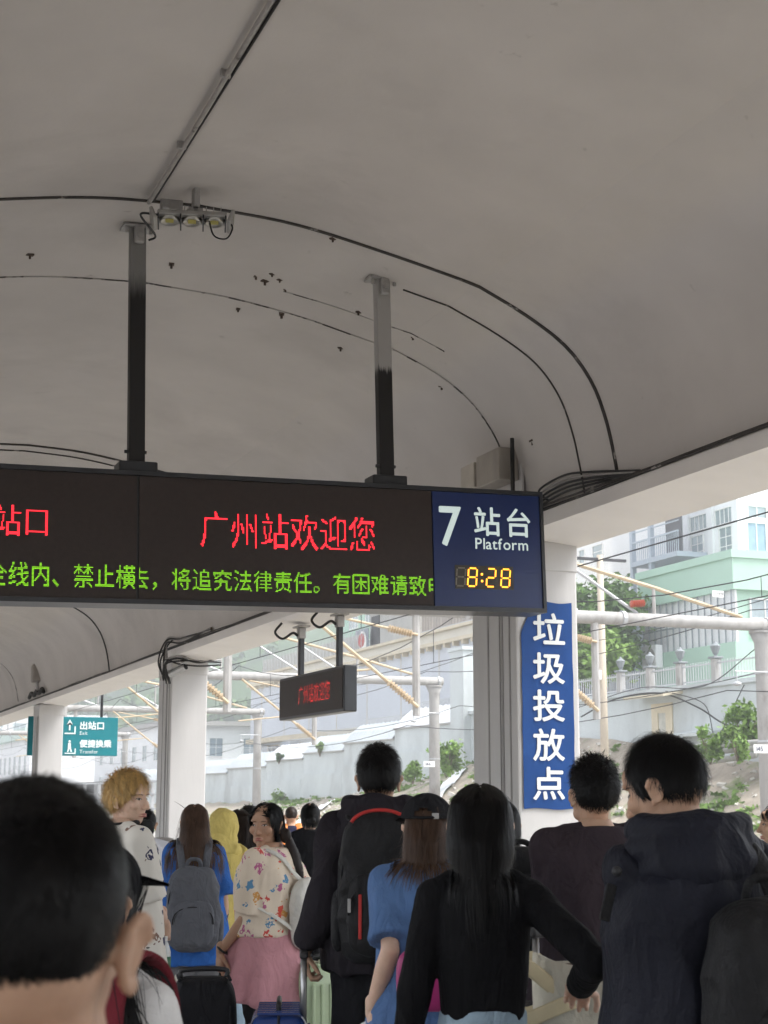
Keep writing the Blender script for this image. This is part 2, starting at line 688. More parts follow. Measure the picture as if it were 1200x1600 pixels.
# thick bundle near the first column head
for k in range(5):
    P = smooth_curve([(CX + 2.80, 9.9 - .1 * k, 3.55 + .02 * k), (CX + 2.78, 9.6, 3.60 + .03 * k), (CX + 2.79, 9.25, 3.64 + .03 * k),
                      (CX + 2.80, 8.9, 3.63 + .022 * k), (CX + 2.805, 8.45 - .05 * k, 3.60)], 10)
    MB().tube(P, .008, 6).build('ledge_cable', m_cable if k != 3 else m_pipe, canopy, smooth=True)
mb = MB().cbox((CX + 2.77, 9.9, 3.60), (.10, .5, .10), .02)
mb.build('cable_clamp', m_cable, canopy)

# junction boxes on the vault above the first column
BY = 10.0
t = thing('junction_box', 'pair of grey metal junction boxes above the nearest column', 'junction box', (4.82, 10.3, 3.62))
m_box = mat('old grey cabinet', (.36, .33, .29), .5, .15, 7, metal=.3, col2=(.16, .13, .11), thr=(.6, .7), stretch=(1, 1, .3))
MB().cbox((4.79, BY + .1, 3.97), (.16, .40, .24), .008).build('cabinet', m_box, t)
MB().cbox((4.79, BY + .47, 3.97), (.16, .24, .19), .008).build('cabinet', mat('pale cabinet', (.5, .46, .40), .5, .1, 9), t)
mb = MB().tube([(4.78, BY - .18, 3.6), (4.78, BY - .18, 4.14)], .016, 8)
mb.build('riser_pipe', m_cable, t, smooth=True)
# pilaster patch of old paint right of the boxes
MB().span((4.875, 9.86, 3.58), (4.89, 9.98, 4.12)).build('plaster_rib', m_paint_lo, canopy)
for y in (9.9, 10.0, 20.75, 20.95):
    P = [(CX + 2.813 - .015, y, 3.62), (CX + 2.70, y, 3.55)]

# ------------------------------------------------------------------ three-lamp floodlight on the vault
fl = thing('floodlight', 'grey three-lamp floodlight hanging from the vault by the crown pipe', 'floodlight', (2.12, 8.42, 5.05))
m_alu = mat('cast aluminium', (.34, .335, .32), .45, .1, 20, metal=.5)
q0 = at(300, 345, Y=8.35)
rx = rotm(-6, 0, -14)


def fp(x, y, z):
    return q0 + rx @ np.array((x, y, z))


mb = MB()
mb.cbox((q0[0] + .02, q0[1] - .0, (q0[2] + 5.06) / 2 + .08), (.036, .07, .17), .004)
mb.box(q0 + (.02, .02, .07), (.085, .05, .03))
mb.build('bracket', m_zinc, fl)
mb = MB()
mb.cbox(q0 + rx @ np.array((0, 0, .02)), (.40, .13, .03), .006, rx)
for i in range(9):
    mb.box(fp(-.17 + i * .042, 0, .05), (.006, .11, .035), rx)
mb.build('lamp_body', m_alu, fl)
for i in (-1, 0, 1):
    c = fp(i * .13, 0, -.005)
    mb = MB()
    V, F = [], []
    for k, (rr, zz) in enumerate([(.060, .012), (.056, -.012), (.045, -.006), (.02, .006)]):
        for j in range(16):
            a = 2 * math.pi * j / 16
            V.append(c + rx @ np.array((rr * math.cos(a), rr * .9 * math.sin(a), zz)))
    F = [(k * 16 + j, k * 16 + (j + 1) % 16, (k + 1) * 16 + (j + 1) % 16, (k + 1) * 16 + j) for k in range(3) for j in range(16)]
    mb.add(V, F)
    rf = mb.build('reflector', mat('reflector', (.42, .41, .38), .35, .05, 9, metal=.8), fl, smooth=True)
    MB().box(c + rx @ np.array((0, 0, .001)), (.046, .046, .006), rx).build('led_chip', mat('yellow phosphor', (.36, .32, .07), .5, .1, 40), rf)
for i in (-1.5, -.5, .5, 1.5):
    MB().box(fp(i * .13, -.0, -.012), (.008, .15, .035), rx).build('fin', m_dark, fl)
for s in (-1, 1):
    MB().cbox(fp(s * .225, 0, .005), (.022, .17, .075), .006, rx @ rotm(0, s * 22, 0)).build('end_plate', m_alu, fl)
P = smooth_curve([fp(.1, 0, .0), fp(.13, -.02, -.10), fp(.2, -.03, -.12), fp(.235, -.02, -.05), fp(.22, 0, 0)], 8)
MB().tube(P, .005, 6).build('loose_cable', m_cable, fl, smooth=True)
P = smooth_curve([fp(-.2, 0, .03), fp(-.3, .05, .05), (1.93, 8.95, 5.0), (1.9, 9.0, 4.98)], 8)
MB().tube(P, .007, 6).build('supply_cable', m_cable, fl, smooth=True)
MB().cbox((1.94, 8.57, 5.06), (.13, .06, .075), .008).build('junction_box', m_zinc, fl)

# ------------------------------------------------------------------ main LED platform sign
m_screen = mat('led screen', (.030, .020, .017), .55, .15, 40, bump=.15, bscale=400)
m_frame = mat('sign frame', (.022, .024, .028), .35, .2, 10, spec=.5)
m_blue = mat('blue sign panel', (.012, .028, .115), .3, .06, 3)
m_red = emit('red led', (1, .018, .03), .8)
m_green = emit('green led', (.34, .95, .02), .40)
m_amber = emit('amber led', (1, .33, .025), 1.25)
m_sign_white = emit('backlit white', (.72, .85, .82), .19)
SY = 9.03
sg = thing('led_platform_sign', 'wide dark platform sign with red and green LED text and blue 7 panel', 'sign',
           (2.2, SY, 2.705), (0, R(-1.28), 0))
SX0, SX1, SH = -2.35, 2.37, .80       # local extents; front face at y = -.12


def SL(u, v):
    """photo point -> local sign coordinates on the front plane"""
    p = Vector(at(u, v, Y=SY - .12))
    q = WORLD[sg].inverted() @ p
    return q.x, q.z


MB().span((SX0, -.10, 0), (SX1, .14, SH)).build('housing', m_frame, sg, local=True)
mb = MB()
fw = .028
mb.span((SX0, -.125, 0), (SX1, -.10, fw)).span((SX0, -.125, SH - fw), (SX1, -.10, SH))
mb.span((SX0, -.125, fw), (SX0 + fw, -.10, SH - fw)).span((SX1 - .022, -.125, fw), (SX1, -.10, SH - fw))
mb.build('frame', m_frame, sg, local=True)
xs_mid, _ = SL(216, 830)
xs_pan, _ = SL(677, 850)
for a, b in ((SX0 + fw, xs_mid - 1.9), (xs_mid - 1.885, xs_mid - .008), (xs_mid + .008, xs_pan - .004)):
    if b > a:
        MB().span((a, -.112, fw + .002), (b, -.102, SH - fw - .002)).build('led_panel', m_screen, sg, local=True)
MB().span((xs_pan + .004, -.114, fw + .002), (SX1 - .024, -.102, SH - fw - .002)).build('blue_panel', m_blue, sg, local=True)


def led_line(name, s, u0, v_top, v_bot, pitch_px, n, m, parent, fill=.62, clip=None):
    """LED lettering placed from its photo height and pitch"""
    x0, z1 = SL(u0, v_top)
    _, z0 = SL(u0, v_bot)
    x1, _ = SL(u0 + pitch_px * len(s), v_top)
    pit = (x1 - x0) / len(s)
    size = z1 - z0
    d = size / n
    mb = MB()
    for k, c, r in led_dots(s, n, 3 if n > 22 else 2):
        x = x0 + k * pit + (c + .5) * d * (min(pit, size) / size)
        z = z0 + (r + .5) * d
        if clip and not clip(k, c, x):
            continue
        h = d * fill / 2
        mb.add([(x - h, -.1145, z - h), (x + h, -.1145, z - h), (x + h, -.1145, z + h), (x - h, -.1145, z + h)], [(0, 1, 2, 3)])
    return tag(mb.build(name, m, parent, local=True), kind='stuff')


led_line('red_lettering', '广州站欢迎您', 312, 795, 856, 46, 24, m_red, sg, .85)
led_line('red_lettering', '出站口', -57, 783, 836, 46, 24, m_red, sg, .85)
led_line('green_lettering', '全线内、禁止横', -22, 874, 916, 33.6, 20, m_green, sg, .58)
led_line('green_lettering', '去，将追究法律责任。有困难请致电', 201, 884, 921, 30.9, 20, m_green, sg, .58,
         clip=lambda k, c, x: (k > 0 or x > xs_mid + .01) and x < xs_pan - .006)
# static white lettering on the blue panel
mb = MB()
x, z = SL(687, 851)
_, z1 = SL(687, 787)
text_mb(mb, '7', x - .01, z, (z1 - z) / .73, -.116, sx=.92, bold=.004)
x, z = SL(740, 832)
_, z1 = SL(740, 791)
text_mb(mb, '站台', x, z, (z1 - z) / .86, -.116, adv=1.12, bold=.0028)
x, z = SL(742, 857)
_, z1 = SL(742, 839)
text_mb(mb, 'Platform', x, z, (z1 - z) / .735, -.116, sx=1.02, bold=.001)
mb.build('platform_lettering', m_sign_white, sg, local=True)
# seven-segment clock, leading digit unlit
clock = MB()
xa, za = SL(712, 919)
xb, zb = SL(802, 886)
clock.span((xa, -.117, za - .002), (xb, -.1145, zb + .002))
ck = clock.build('clock_window', mat('clock window', (.05, .045, .035), .4, .1, 30), sg, local=True)
SEG = {'8': 'abcdefg', '2': 'abged', 'd': 'abcdefg'}


def digit(mb, ch, x, z, wd, ht):
    t, g = wd * .17, .12
    P = {'a': ((g, 1), (1 - g, 1)), 'g': ((g, .5), (1 - g, .5)), 'd': ((g, 0), (1 - g, 0)), 'f': ((0, .55), (0, .95)),
         'b': ((1, .55), (1, .95)), 'e': ((0, .05), (0, .45)), 'c': ((1, .05), (1, .45))}
    for sname in SEG[ch]:
        (ax, az), (bx, bz) = P[sname]
        sl = .10 * ht
        A = np.array((x + ax * wd + az * sl, z + az * ht))
        B = np.array((x + bx * wd + bz * sl, z + bz * ht))
        nn = 5
        for i in range(nn):
            c = A + (B - A) * (i + .5) / nn
            L = np.linalg.norm(B - A) / nn * .42
            hv = t / 2
            hx, hz = (L, hv) if ax != bx else (hv, L)
            mb.add([(c[0] - hx, -.1185, c[1] - hz), (c[0] + hx, -.1185, c[1] - hz), (c[0] + hx, -.1185, c[1] + hz),
                    (c[0] - hx, -.1185, c[1] + hz)], [(0, 1, 2, 3)])


wd, ht = (xb - xa) * .145, (zb - za) * .78
zc = za + (zb - za) * .11
lit = MB()
for ch, fx in (('8', .205), ('2', .525), ('8', .775)):
    digit(lit, ch, xa + (xb - xa) * fx, zc, wd, ht)
for fz in (.3, .68):
    x = xa + (xb - xa) * .455
    z = zc + ht * fz
    lit.add([(x - .007, -.1185, z - .007), (x + .007, -.1185, z - .007), (x + .007, -.1185, z + .007), (x - .007, -.1185, z + .007)], [(0, 1, 2, 3)])
tag(lit.build('clock_digits', m_amber, ck, local=True), kind='stuff')
dim = MB()
digit(dim, '8', xa + (xb - xa) * .01, zc, wd, ht)
tag(dim.build('unlit_digit', mat('unlit segment', (.22, .20, .16), .5, .1, 40), ck, local=True), kind='stuff')
# hanging posts: black below, bare grey metal above
def post_paint(name, edge, soft, bare):
    """sprayed black up to a ragged edge, bare grey metal above"""
    m_post = bpy.data.materials.new(name)
    m_post.use_nodes = True
    _t = m_post.node_tree
    _b = _t.nodes['Principled BSDF']
    _tc = _t.nodes.new('ShaderNodeTexCoord')
    _sx = _t.nodes.new('ShaderNodeSeparateXYZ')
    _t.links.new(_tc.outputs['Object'], _sx.inputs[0])
    _nz = _t.nodes.new('ShaderNodeTexNoise')
    _nz.inputs['Scale'].default_value = 9
    _ma = _t.nodes.new('ShaderNodeMath')
    _ma.operation = 'MULTIPLY_ADD'
    _ma.inputs[1].default_value = .14
    _t.links.new(_nz.outputs['Fac'], _ma.inputs[0])
    _t.links.new(_sx.outputs['Z'], _ma.inputs[2])
    _rp = _t.nodes.new('ShaderNodeValToRGB')
    for e in range(2):
        _rp.color_ramp.elements[e].position = (.3, .7)[e]
        _rp.color_ramp.elements[e].color = ((.012, .011, .011, 1), (bare, bare * .975, bare * .94, 1))[e]
    _mr = _t.nodes.new('ShaderNodeMapRange')
    _mr.inputs['From Min'].default_value = edge - soft
    _mr.inputs['From Max'].default_value = edge + soft
    _t.links.new(_ma.outputs[0], _mr.inputs['Value'])
    _t.links.new(_mr.outputs[0], _rp.inputs['Fac'])
    _t.links.new(_rp.outputs[0], _b.inputs['Base Color'])
    _b.inputs['Roughness'].default_value = .55
    _b.inputs['Metallic'].default_value = .2
    return m_post


for u, v, ve, so_, ba in ((219, 705, 440, .2, .2), (613, 730, 572, .05, .36), (-190, 690, 500, .1, .3)):
    x, _ = SL(u, v)
    m_post = post_paint('post paint', SL(u, ve)[1] + .07, so_, ba)
    xw = x + 2.2
    top = vault_z(xw) - 2.69 - x * math.tan(R(1.28))
    top = (vault_z(xw) - 2.705)
    po = MB().cbox((x, 0, (SH + top) / 2), (.098, .075, top - SH - .02), .008).build('post', m_post, sg, local=True)
    mb = MB().cbox((x, 0, SH + .035), (.235, .17, .066), .01)
    mb.tube([(x - .075, -.02, SH + .135), (x + .06, -.02, SH + .135)], .011, 8)
    mb.build('post_foot', m_frame, po, local=True)
    mb = MB().cbox((x - .005, 0, top - .012), (.19, .13, .018), .004)
    mb.cbox((x, -.055, top - .07), (.06, .035, .12), .012)
    for dx in (-.075, .075):
        mb.tube([(x + dx, -.04, top), (x + dx, -.04, top - .06)], .012, 6)
    mb.tube([(x, -.085, top - .075), (x, -.04, top - .075)], .022, 10)
    mb.build('post_flange', m_zinc, po, local=True)

# ------------------------------------------------------------------ small LED sign under the beam
s2 = thing('led_sign', 'small dark LED sign with red text hanging under the side beam', 'sign', (5.2, 15.5, 2.40), (0, 0, R(-90)))
L2 = 1.08
MB().cbox((0, 0, .232), (2 * L2, .14, .464), .012).build('housing', m_frame, s2, local=True)
MB().span((-L2 + .03, -.077, .03), (L2 - .03, -.068, .434)).build('led_panel', m_screen, s2, local=True)
mb = MB()
d = .215 / 24
for k, c, r in led_dots('广州站欢迎您', 24):
    x = -.36 + k * .175 + c * d * .8
    z = .135 + r * d
    h = d * .3
    mb.add([(x - h, -.0795, z - h), (x + h, -.0795, z - h), (x + h, -.0795, z + h), (x - h, -.0795, z + h)], [(0, 1, 2, 3)])
tag(mb.build('red_lettering', emit('dim red led', (1, .03, .03), .45), s2, local=True), kind='stuff')
for x in (-.52, .74):
    po = MB().cbox((x, 0, .73), (.07, .055, .55), .006).build('post', m_frame, s2, local=True)
    mb = MB().cbox((x, 0, 1.0), (.24, .13, .02), .004)
    mb.cbox((x, 0, .93), (.10, .08, .12), .01)
    mb.build('post_flange', m_zinc, po, local=True)
    P = smooth_curve([(x + .05, -.24, 1.03), (x + .0, -.3, .93), (x + .02, -.22, .86), (x, -.1, .93), (x, -.04, .90)], 8)
    MB().tube(P, .014, 8).build('supply_cable', m_cable, s2, smooth=True, local=True)

# ------------------------------------------------------------------ teal wayfinding sign
m_teal = mat('teal sign', (.008, .185, .215), .45, .05, 2)
ts = thing('exit_sign', 'teal hanging exit and transfer sign behind the farthest column', 'sign', (5.84, 34.0, 2.41))
tx0, tx1, tz0, tz1 = at(45, 1120, Y=34)[0], at(185, 1119, Y=34)[0], 2.41, 3.25
MB().cbox(((tx0 + tx1) / 2, 34.06, (tz0 + tz1) / 2), (tx1 - tx0, .10, tz1 - tz0), .01).build('panel', m_teal, ts)
m_tw = mat('sign white', (.72, .80, .80), .5, .03, 5)
mb = MB()


def TL(u, v):
    p = at(u, v, Y=34.0)
    return p[0], p[2]


x, z = TL(124, 1140)
text_mb(mb, '出站口', x, z + .02, .185, 34.0, bold=.006)
x, z = TL(124, 1148)
text_mb(mb, 'Exit', x, z, .11, 34.0)
x, z = TL(124, 1168)
text_mb(mb, '便捷换乘', x, z + .02, .175, 34.0, bold=.006)
x, z = TL(124, 1177)
text_mb(mb, 'Transfer', x, z, .11, 34.0)
# icons: an arrow rising out of a tray, a walking figure over a tray
x, z = TL(108, 1147)
mb.span((x - .10, 33.997, z), (x + .14, 34.0, z + .03)).span((x + .11, 33.997, z + .03), (x + .14, 34.0, z + .17))
mb.span((x - .01, 33.997, z + .08), (x + .025, 34.0, z + .25))
mb.add([(x - .06, 33.997, z + .2), (x + .008, 33.997, z + .32), (x + .075, 33.997, z + .2), (x + .008, 33.997, z + .25)], [(0, 1, 2), (0, 2, 3)])
x, z = TL(108, 1178)
mb.span((x - .10, 33.997, z), (x + .14, 34.0, z + .025)).span((x + .115, 33.997, z + .025), (x + .14, 34.0, z + .12))
mb.ell((x - .0, 33.997, z + .27), (.026, .004, .026), nu=10, nv=6)
mb.add([(x - .035, 33.997, z + .13), (x + .035, 33.997, z + .13), (x + .03, 33.997, z + .24), (x - .03, 33.997, z + .24)], [(0, 1, 2, 3)])
mb.add([(x - .05, 33.997, z + .04), (x - .02, 33.997, z + .04), (x + .01, 33.997, z + .13), (x - .03, 33.997, z + .13)], [(0, 1, 2, 3)])
mb.add([(x + .03, 33.997, z + .04), (x + .06, 33.997, z + .05), (x + .035, 33.997, z + .13), (x + .0, 33.997, z + .13)], [(0, 1, 2, 3)])
mb.build('lettering', m_tw, ts)
mb = MB()
for x in (6.45, 5.1):
    mb.tube([(x, 34.06, 3.25), (x, 34.06, 5.2)], .03, 8)
mb.span((4.9, 34.03, 5.18), (7.0, 34.09, 5.24))
mb.build('hanger', m_dark, ts)

# ------------------------------------------------------------------ blue poster on the first column
m_poster = mat('blue vinyl', (.010, .058, .22), .45, .10, 5, .35, 9, spec=.25, col2=(.024, .095, .30), thr=(.55, .7), stretch=(1, 1, .6))
yp = 10.068
ps = thing('column_poster', 'tall creased blue poster with white characters taped to the nearest column', 'poster',
           (5.16, yp, 1.5))
pu = [(832, 942), (886, 940), (896, 948), (896, 1263), (878, 1262), (814, 1265), (817, 990)]
P2 = [at(u, v, Y=yp) for u, v in pu]
x0, x1 = at(814, 1100, Y=yp)[0], at(896, 1100, Y=yp)[0]
z0, z1 = at(850, 1264, Y=yp)[2], at(850, 941, Y=yp)[2]
nx, nz = 14, 50
V, F = [], []
for j in range(nz + 1):
    for i in range(nx + 1):
        fx, fz = i / nx, j / nz
        a = .02 + (.0 if fz < .85 else max(0, (fz - .85) / .15) * .25)
        x = x0 + (x1 - x0) * (a + (1 - a) * fx) + .004 * mnoise.noise(Vector((fz * 9, i == 0, 2)))
        z = z0 + (z1 - z0) * fz + (.006 * math.sin(fx * 7) if j in (0, nz) else 0)
        y = yp - .001 - .0035 * (1 + mnoise.noise(Vector((fx * 2.2 + fz * 1.5, fz * 7 - fx * 2, 4))))
        V.append((x, y, z))
F = [(j * (nx + 1) + i, j * (nx + 1) + i + 1, (j + 1) * (nx + 1) + i + 1, (j + 1) * (nx + 1) + i) for j in range(nz) for i in range(nx)]
MB().add(V, F).build('sheet', m_poster, ps, smooth=True)
mb = MB()
for ch, vt, vb in zip('垃圾投放点', (958, 1020, 1078, 1139, 1199), (1005, 1067, 1126, 1188, 1249)):
    a, b = at(832, vt, Y=yp), at(832, vb, Y=yp)
    G, Ft = glyph(ch)
    wz = a[2] - b[2]
    g0, g1 = G.min(0), G.max(0)
    wx = at(880, vt, Y=yp)[0] - a[0]
    for k, (ox, oz) in enumerate([(-.005, 0), (.005, 0), (0, .005), (0, -.005)]):
        X = a[0] + (G[:, 0] - g0[0]) / (g1[0] - g0[0]) * wx + ox
        Z = b[2] + (G[:, 1] - g0[1]) / (g1[1] - g0[1]) * wz + oz
        mb.add(np.column_stack([X, np.full(len(G), yp - .0105 - k * .0003), Z]), Ft)
mb.build('lettering', mat('vinyl white', (.74, .77, .76), .4, .03, 8), ps)

# ------------------------------------------------------------------ cctv and cable tangle on the second column
cc = thing('security_camera', 'silver security camera with cable tangle on the second column head', 'camera', (5.1, 20.85, 3.2))
c0 = at(288, 1043, Y=20.6)
rc = rotm(-20, 0, 38)
mb = MB().tube([c0 + rc @ np.array((0, -.02, 0)), c0 + rc @ np.array((-.0, .26, .0))], .045, 12)
mb.cbox(c0 + rc @ np.array((0, .1, .05)), (.11, .34, .012), .004, rc)
mb.build('camera_body', mat('silver', (.55, .55, .54), .35, .08, 20, metal=.5), cc)
MB().tube([c0 + rc @ np.array((0, -.03, 0)), c0 + rc @ np.array((0, .0, 0))], .04, 12).build('lens', m_dark, cc)
MB().tube([c0 + (0, .1, .05), c0 + (.01, .1, .17)], .02, 8).box(c0 + (.01, .1, .17), (.09, .09, .02)).build('bracket', m_zinc, cc)
for k in range(9):
    rr = random.Random(40 + k)
    u0 = 250 + rr.random() * 14
    pts = [at(u0, 1063, Y=20.86), at(247 + rr.random() * 16, 1030 + rr.random() * 16, Y=20.75), at(258 + rr.random() * 10, 1008 - rr.random() * 10, Y=20.75),
           at(285, 1000 - rr.random() * 6 + k, Y=20.4), at(330, 985 - k, X=4.90)]
    if k > 4:
        pts = [at(250 + k * 2, 1068, Y=20.86), at(258, 1040 - rr.random() * 10, Y=20.7), at(280, 1030 - rr.random() * 8 + (k - 5) * 3, Y=20.6),
               at(312, 1033 + rr.random() * 8, Y=20.6), at(345, 1027 + (k - 5) * 4, Y=20.8)]
    MB().tube(smooth_curve(pts, 8), .012, 6).build('cable', m_cable if k % 3 else m_zinc, cc, smooth=True)
# loudspeaker on the far ledge
ls = thing('loudspeaker', 'small grey box loudspeaker on the ledge above the far column', 'loudspeaker', (4.85, 32.0, 3.6))
c0 = at(58, 1052, X=4.83)
MB().cbox(c0, (.22, .28, .36), .03, rotm(-8, 0, 0)).build('cabinet', mat('speaker grey', (.33, .30, .27), .6, .1, 20), ls)
MB().tube([c0 - (0, 0, .16), c0 + np.array((.05, .1, -.42))], .03, 8).build('bracket', m_zinc, ls)
MB().tube(smooth_curve([c0 + np.array((.03, y, -.40 + .05 * math.sin(y * 9))) for y in np.linspace(-.8, 1.2, 9)], 5), .04, 6).build('cable', m_cable, ls, smooth=True)

# ================================================================== BEYOND THE PLATFORM
m_conc = mat('post concrete', (.38, .37, .355), .8, .12, 5, .3, 30, col2=(.22, .20, .18), thr=(.56, .75), stretch=(1, 1, .4))
m_chord = mat('weathered tan steel', (.50, .40, .27), .6, .15, 5, col2=(.36, .24, .14), thr=(.58, .7))
m_insul = mat('brown insulator', (.46, .36, .24), .35, .1, 8)
m_wallblue = mat('pale blue render', (.56, .60, .605), .8, .09, .5, .1, 6, col2=(.34, .35, .34), thr=(.52, .80), stretch=(1, 1, .5))
m_cream = mat('cream trim', (.60, .53, .40), .8, .08, .8)
m_lav = mat('lavender blue wall', (.57, .60, .65), .7, .05, .3, stretch=(1, 1, .2))
m_mint = mat('mint green render', (.40, .57, .47), .8, .05, .3)
m_whiteb = mat('white render', (.78, .79, .80), .7, .05, .4)
m_glass = mat('window glass', (.30, .36, .38), .15, .2, 1.2, spec=.6)
m_shade = mat('dark interior', (.06, .06, .065), .8, .3, 2)
m_soil = mat('slope soil', (.36, .31, .25), .95, .3, .9, .8, 6, col2=(.16, .22, .07), thr=(.52, .62))
m_leaf = mat('leaf green', (.085, .16, .035), .6, .45, 1.5, spec=.3)
m_leaf2 = mat('leaf light green', (.15, .25, .05), .6, .4, 1.5, spec=.3)
m_leaf3 = mat('leaf dark green', (.05, .10, .03), .6, .4, 1.2, spec=.3)
m_bark = mat('bark', (.16, .12, .09), .9, .3, 6)
m_galv = mat('galvanised', (.48, .49, .50), .5, .08, 6, metal=.3)


def ribbed(mb, a, b, r, n=9):
    """ribbed insulator between two points"""
    a, b = np.array(a), np.array(b)
    P, Q = [], []
    for i in range(n * 2 + 1):
        P.append(a + (b - a) * i / (n * 2))
        Q.append(r if i % 2 else r * .5)
    mb.tube(P, Q, 8)


# ------------------------------------------------------------------ catenary portals
PX = 23.52
portals = [(33.7, 'nearest catenary portal, whose concrete post carries number plate 145', '145'),
           (55.6, 'second catenary portal, whose concrete post carries number plate 144', '144'),
           (79.9, 'third catenary portal, seen just left of the small LED sign', None),
           (114.5, 'farthest catenary portal, seen beside the teal exit sign', None)]
for k, (Y, lab, num) in enumerate(portals):
    t = thing('catenary_portal', lab, 'portal', (PX, Y, -1.15), group='catenary portals over the tracks')
    for px in (PX, -17.0):
        mb = MB().tube([(px, Y, -1.15), (px, Y, 5.15), (px, Y, 5.45), (px, Y, 5.70)], [.24, .20, .21, .31], 14)
        po = mb.build('post', m_conc, t, smooth=True)
        MB().tube([(px, Y, 5.70), (px, Y, 5.76)], .33, 14).build('cap', m_conc, po)
        mb = MB()
        for z in (4.65, 2.9):
            mb.tube([(px, Y, z), (px, Y, z + .05)], .225, 12)
        mb.build('band', m_galv, po)
    MB().tube([(x, Y, 5.92) for x in np.linspace(-17.4, PX + .35, 20)], .165, 12).build('cross_tube', m_conc, t, smooth=True)
    mb = MB()
    for x in np.arange(-15, 24, 4.3):
        mb.tube([(x - .05, Y, 5.92), (x + .05, Y, 5.92)], .20, 12)
    mb.build('flange', m_galv, t)
    prof = [(PX - .6, 6.1), (PX - 3.2, 6.75), (PX - 8.6, 7.95), (PX - 14, 7.95), (PX - 20, 7.95), (-12, 6.6), (-15, 6.1)]
    MB().tube([(x, Y, z) for x, z in prof], .055, 6).build('upper_chord', m_chord, t)
    for x, z in prof[1:6] + [(PX - 5.6, 7.28)]:
        MB().tube([(x, Y, 6.05), (x, Y, z)], .045, 6).build('strut', m_conc, t)
    for (a, b) in ((1, 2), (2, 3), (3, 4)):
        xa, xb = prof[a][0], prof[b][0]
        MB().tube([(xa, Y, 6.08), (xb, Y, prof[b][1] - .03)] if a != 1 else [(xa - .5, Y, 6.08), (PX - 5.6, Y, 7.2)], .04, 6).build('brace', m_galv, t)
        if a == 1:
            MB().tube([(PX - 5.4, Y, 6.08), (xb, Y, 7.9)], .04, 6).build('brace', m_galv, t)
    # cantilevers over the tracks
    for xc in (18.6, 13.8, 9.2):
        c = MB().tube([(xc, Y, 5.85), (xc, Y, 3.4)], .10, 8).build('drop_post', m_conc, t)
        mb = MB().tube([(xc, Y - .1, 5.3), (xc - 2.6, Y - .1, 5.75)], .035, 6).tube([(xc, Y - .1, 3.6), (xc - 2.9, Y - .1, 5.8)], .045, 6)
        mb.tube([(xc - 1.2, Y - .1, 4.45), (xc - 3.0, Y - .1, 4.25)], .03, 6)
        mb.build('cantilever_arm', m_chord, c)
        for ia, ib in (((xc - .15, Y - .1, 3.72), (xc - .75, Y - .1, 4.17)), ((xc - .15, Y - .1, 5.32), (xc - .75, Y - .1, 5.43))):
            mb = MB()
            ribbed(mb, ia, ib, .10)
            mb.build('insulator', m_insul, c)
    if k == 0:
        mb = MB()
        a = at(985, 944, Y=Y - .1)
        b = at(1007, 942, Y=Y - .1)
        ribbed(mb, a, b, .10, 6)
        mb.build('red_insulator', mat('red insulator', (.42, .10, .06), .4, .1, 8), t)
        mb = MB()
        c = at(1122, 928, Y=Y - .12)
        mb.span(c - np.array((.17, 0, .085)), c + np.array((.17, .012, .085)))
        pl = mb.build('notice_plate', m_white, t)
        mb = MB()
        text_mb(mb, '上行有电', c[0] - .145, c[2] - .025, .075, c[1] - .004)
        mb.build('notice_lettering', m_shade, pl)
    if num:
        c = np.array((PX - .32, Y - .26, 2.72)) if k else np.array((PX - .36, Y - .3, 2.72))
        pl = MB().span(c - np.array((.24, 0, .11)), c + np.array((.22, .012, .11))).build('number_plate', m_white, t)
        mb = MB()
        text_mb(mb, num, c[0] - .19, c[2] - .06, .17, c[1] - .004, bold=.004)
        mb.build('number', mat('plate ink', (.05, .06, .10), .6, .1, 9), pl)
    mb = MB().tube([(PX, Y - .2, 4.68), (PX - 1.0, Y - .2, 4.68)], .02, 6).tube([(PX - .95, Y - .2, 4.68), (PX - .95, Y - .2, 4.4)], .015, 6)
    mb.ell((PX - .95, Y - .2, 4.36), (.12, .12, .06), nu=10, nv=6)
    mb.build('bracket_lamp', m_galv, t)

# overhead wires, one per line
wi = [(9.3, 4.95, 6.3), (13.9, 4.95, 6.3), (18.6, 4.95, 6.3)]
wn = 0
ordw = ['nearest', 'middle', 'farthest']
for k, (x, zc, zm) in enumerate(wi):
    t = thing('overhead_line', f'thin overhead contact line above the {ordw[k]} track', 'wire', (x, 40, zc), group='overhead contact lines')
    MB().tube([(x - 3, y, zc) for y in np.linspace(-20, 190, 30)], .011, 5).build('contact_wire', m_cable, t)
    P = []
    for i in range(8):
        y0 = 11.8 + 21.9 * i
        for f in np.linspace(0, 1, 8, endpoint=False):
            P.append((x - 3, y0 + 21.9 * f, zm - 1.0 * (1 - (2 * f - 1) ** 2)))
    MB().tube(P, .012, 5).build('messenger_wire', m_cable, t)
    mb = MB()
    for y in np.arange(15, 150, 7.3):
        f = ((y - 11.8) / 21.9) % 1
        mb.tube([(x - 3, y, zc), (x - 3, y, zm - 1.0 * (1 - (2 * f - 1) ** 2))], .008, 4)
    tag(mb.build('dropper', m_cable, t), kind='stuff')
for k, (x, z, xx) in enumerate([(23.2, 6.3, 'on the portal post tops'), (25.5, 7.2, 'beyond the portal posts'), (24.6, 5.0, 'below the portal tube ends'),
                                (22.4, 4.2, 'low beside the portal posts')]):
    P = []
    for i in range(8):
        y0 = 11.8 + 21.9 * i
        for f in np.linspace(0, 1, 8, endpoint=False):
            P.append((x, y0 + 21.9 * f, z - .5 * (1 - (2 * f - 1) ** 2)))
    tag(MB().tube(P, .013, 5).build('feeder_wire', m_cable), f'sagging feeder wire {xx}', 'wire', 'feeder wires beside the tracks')

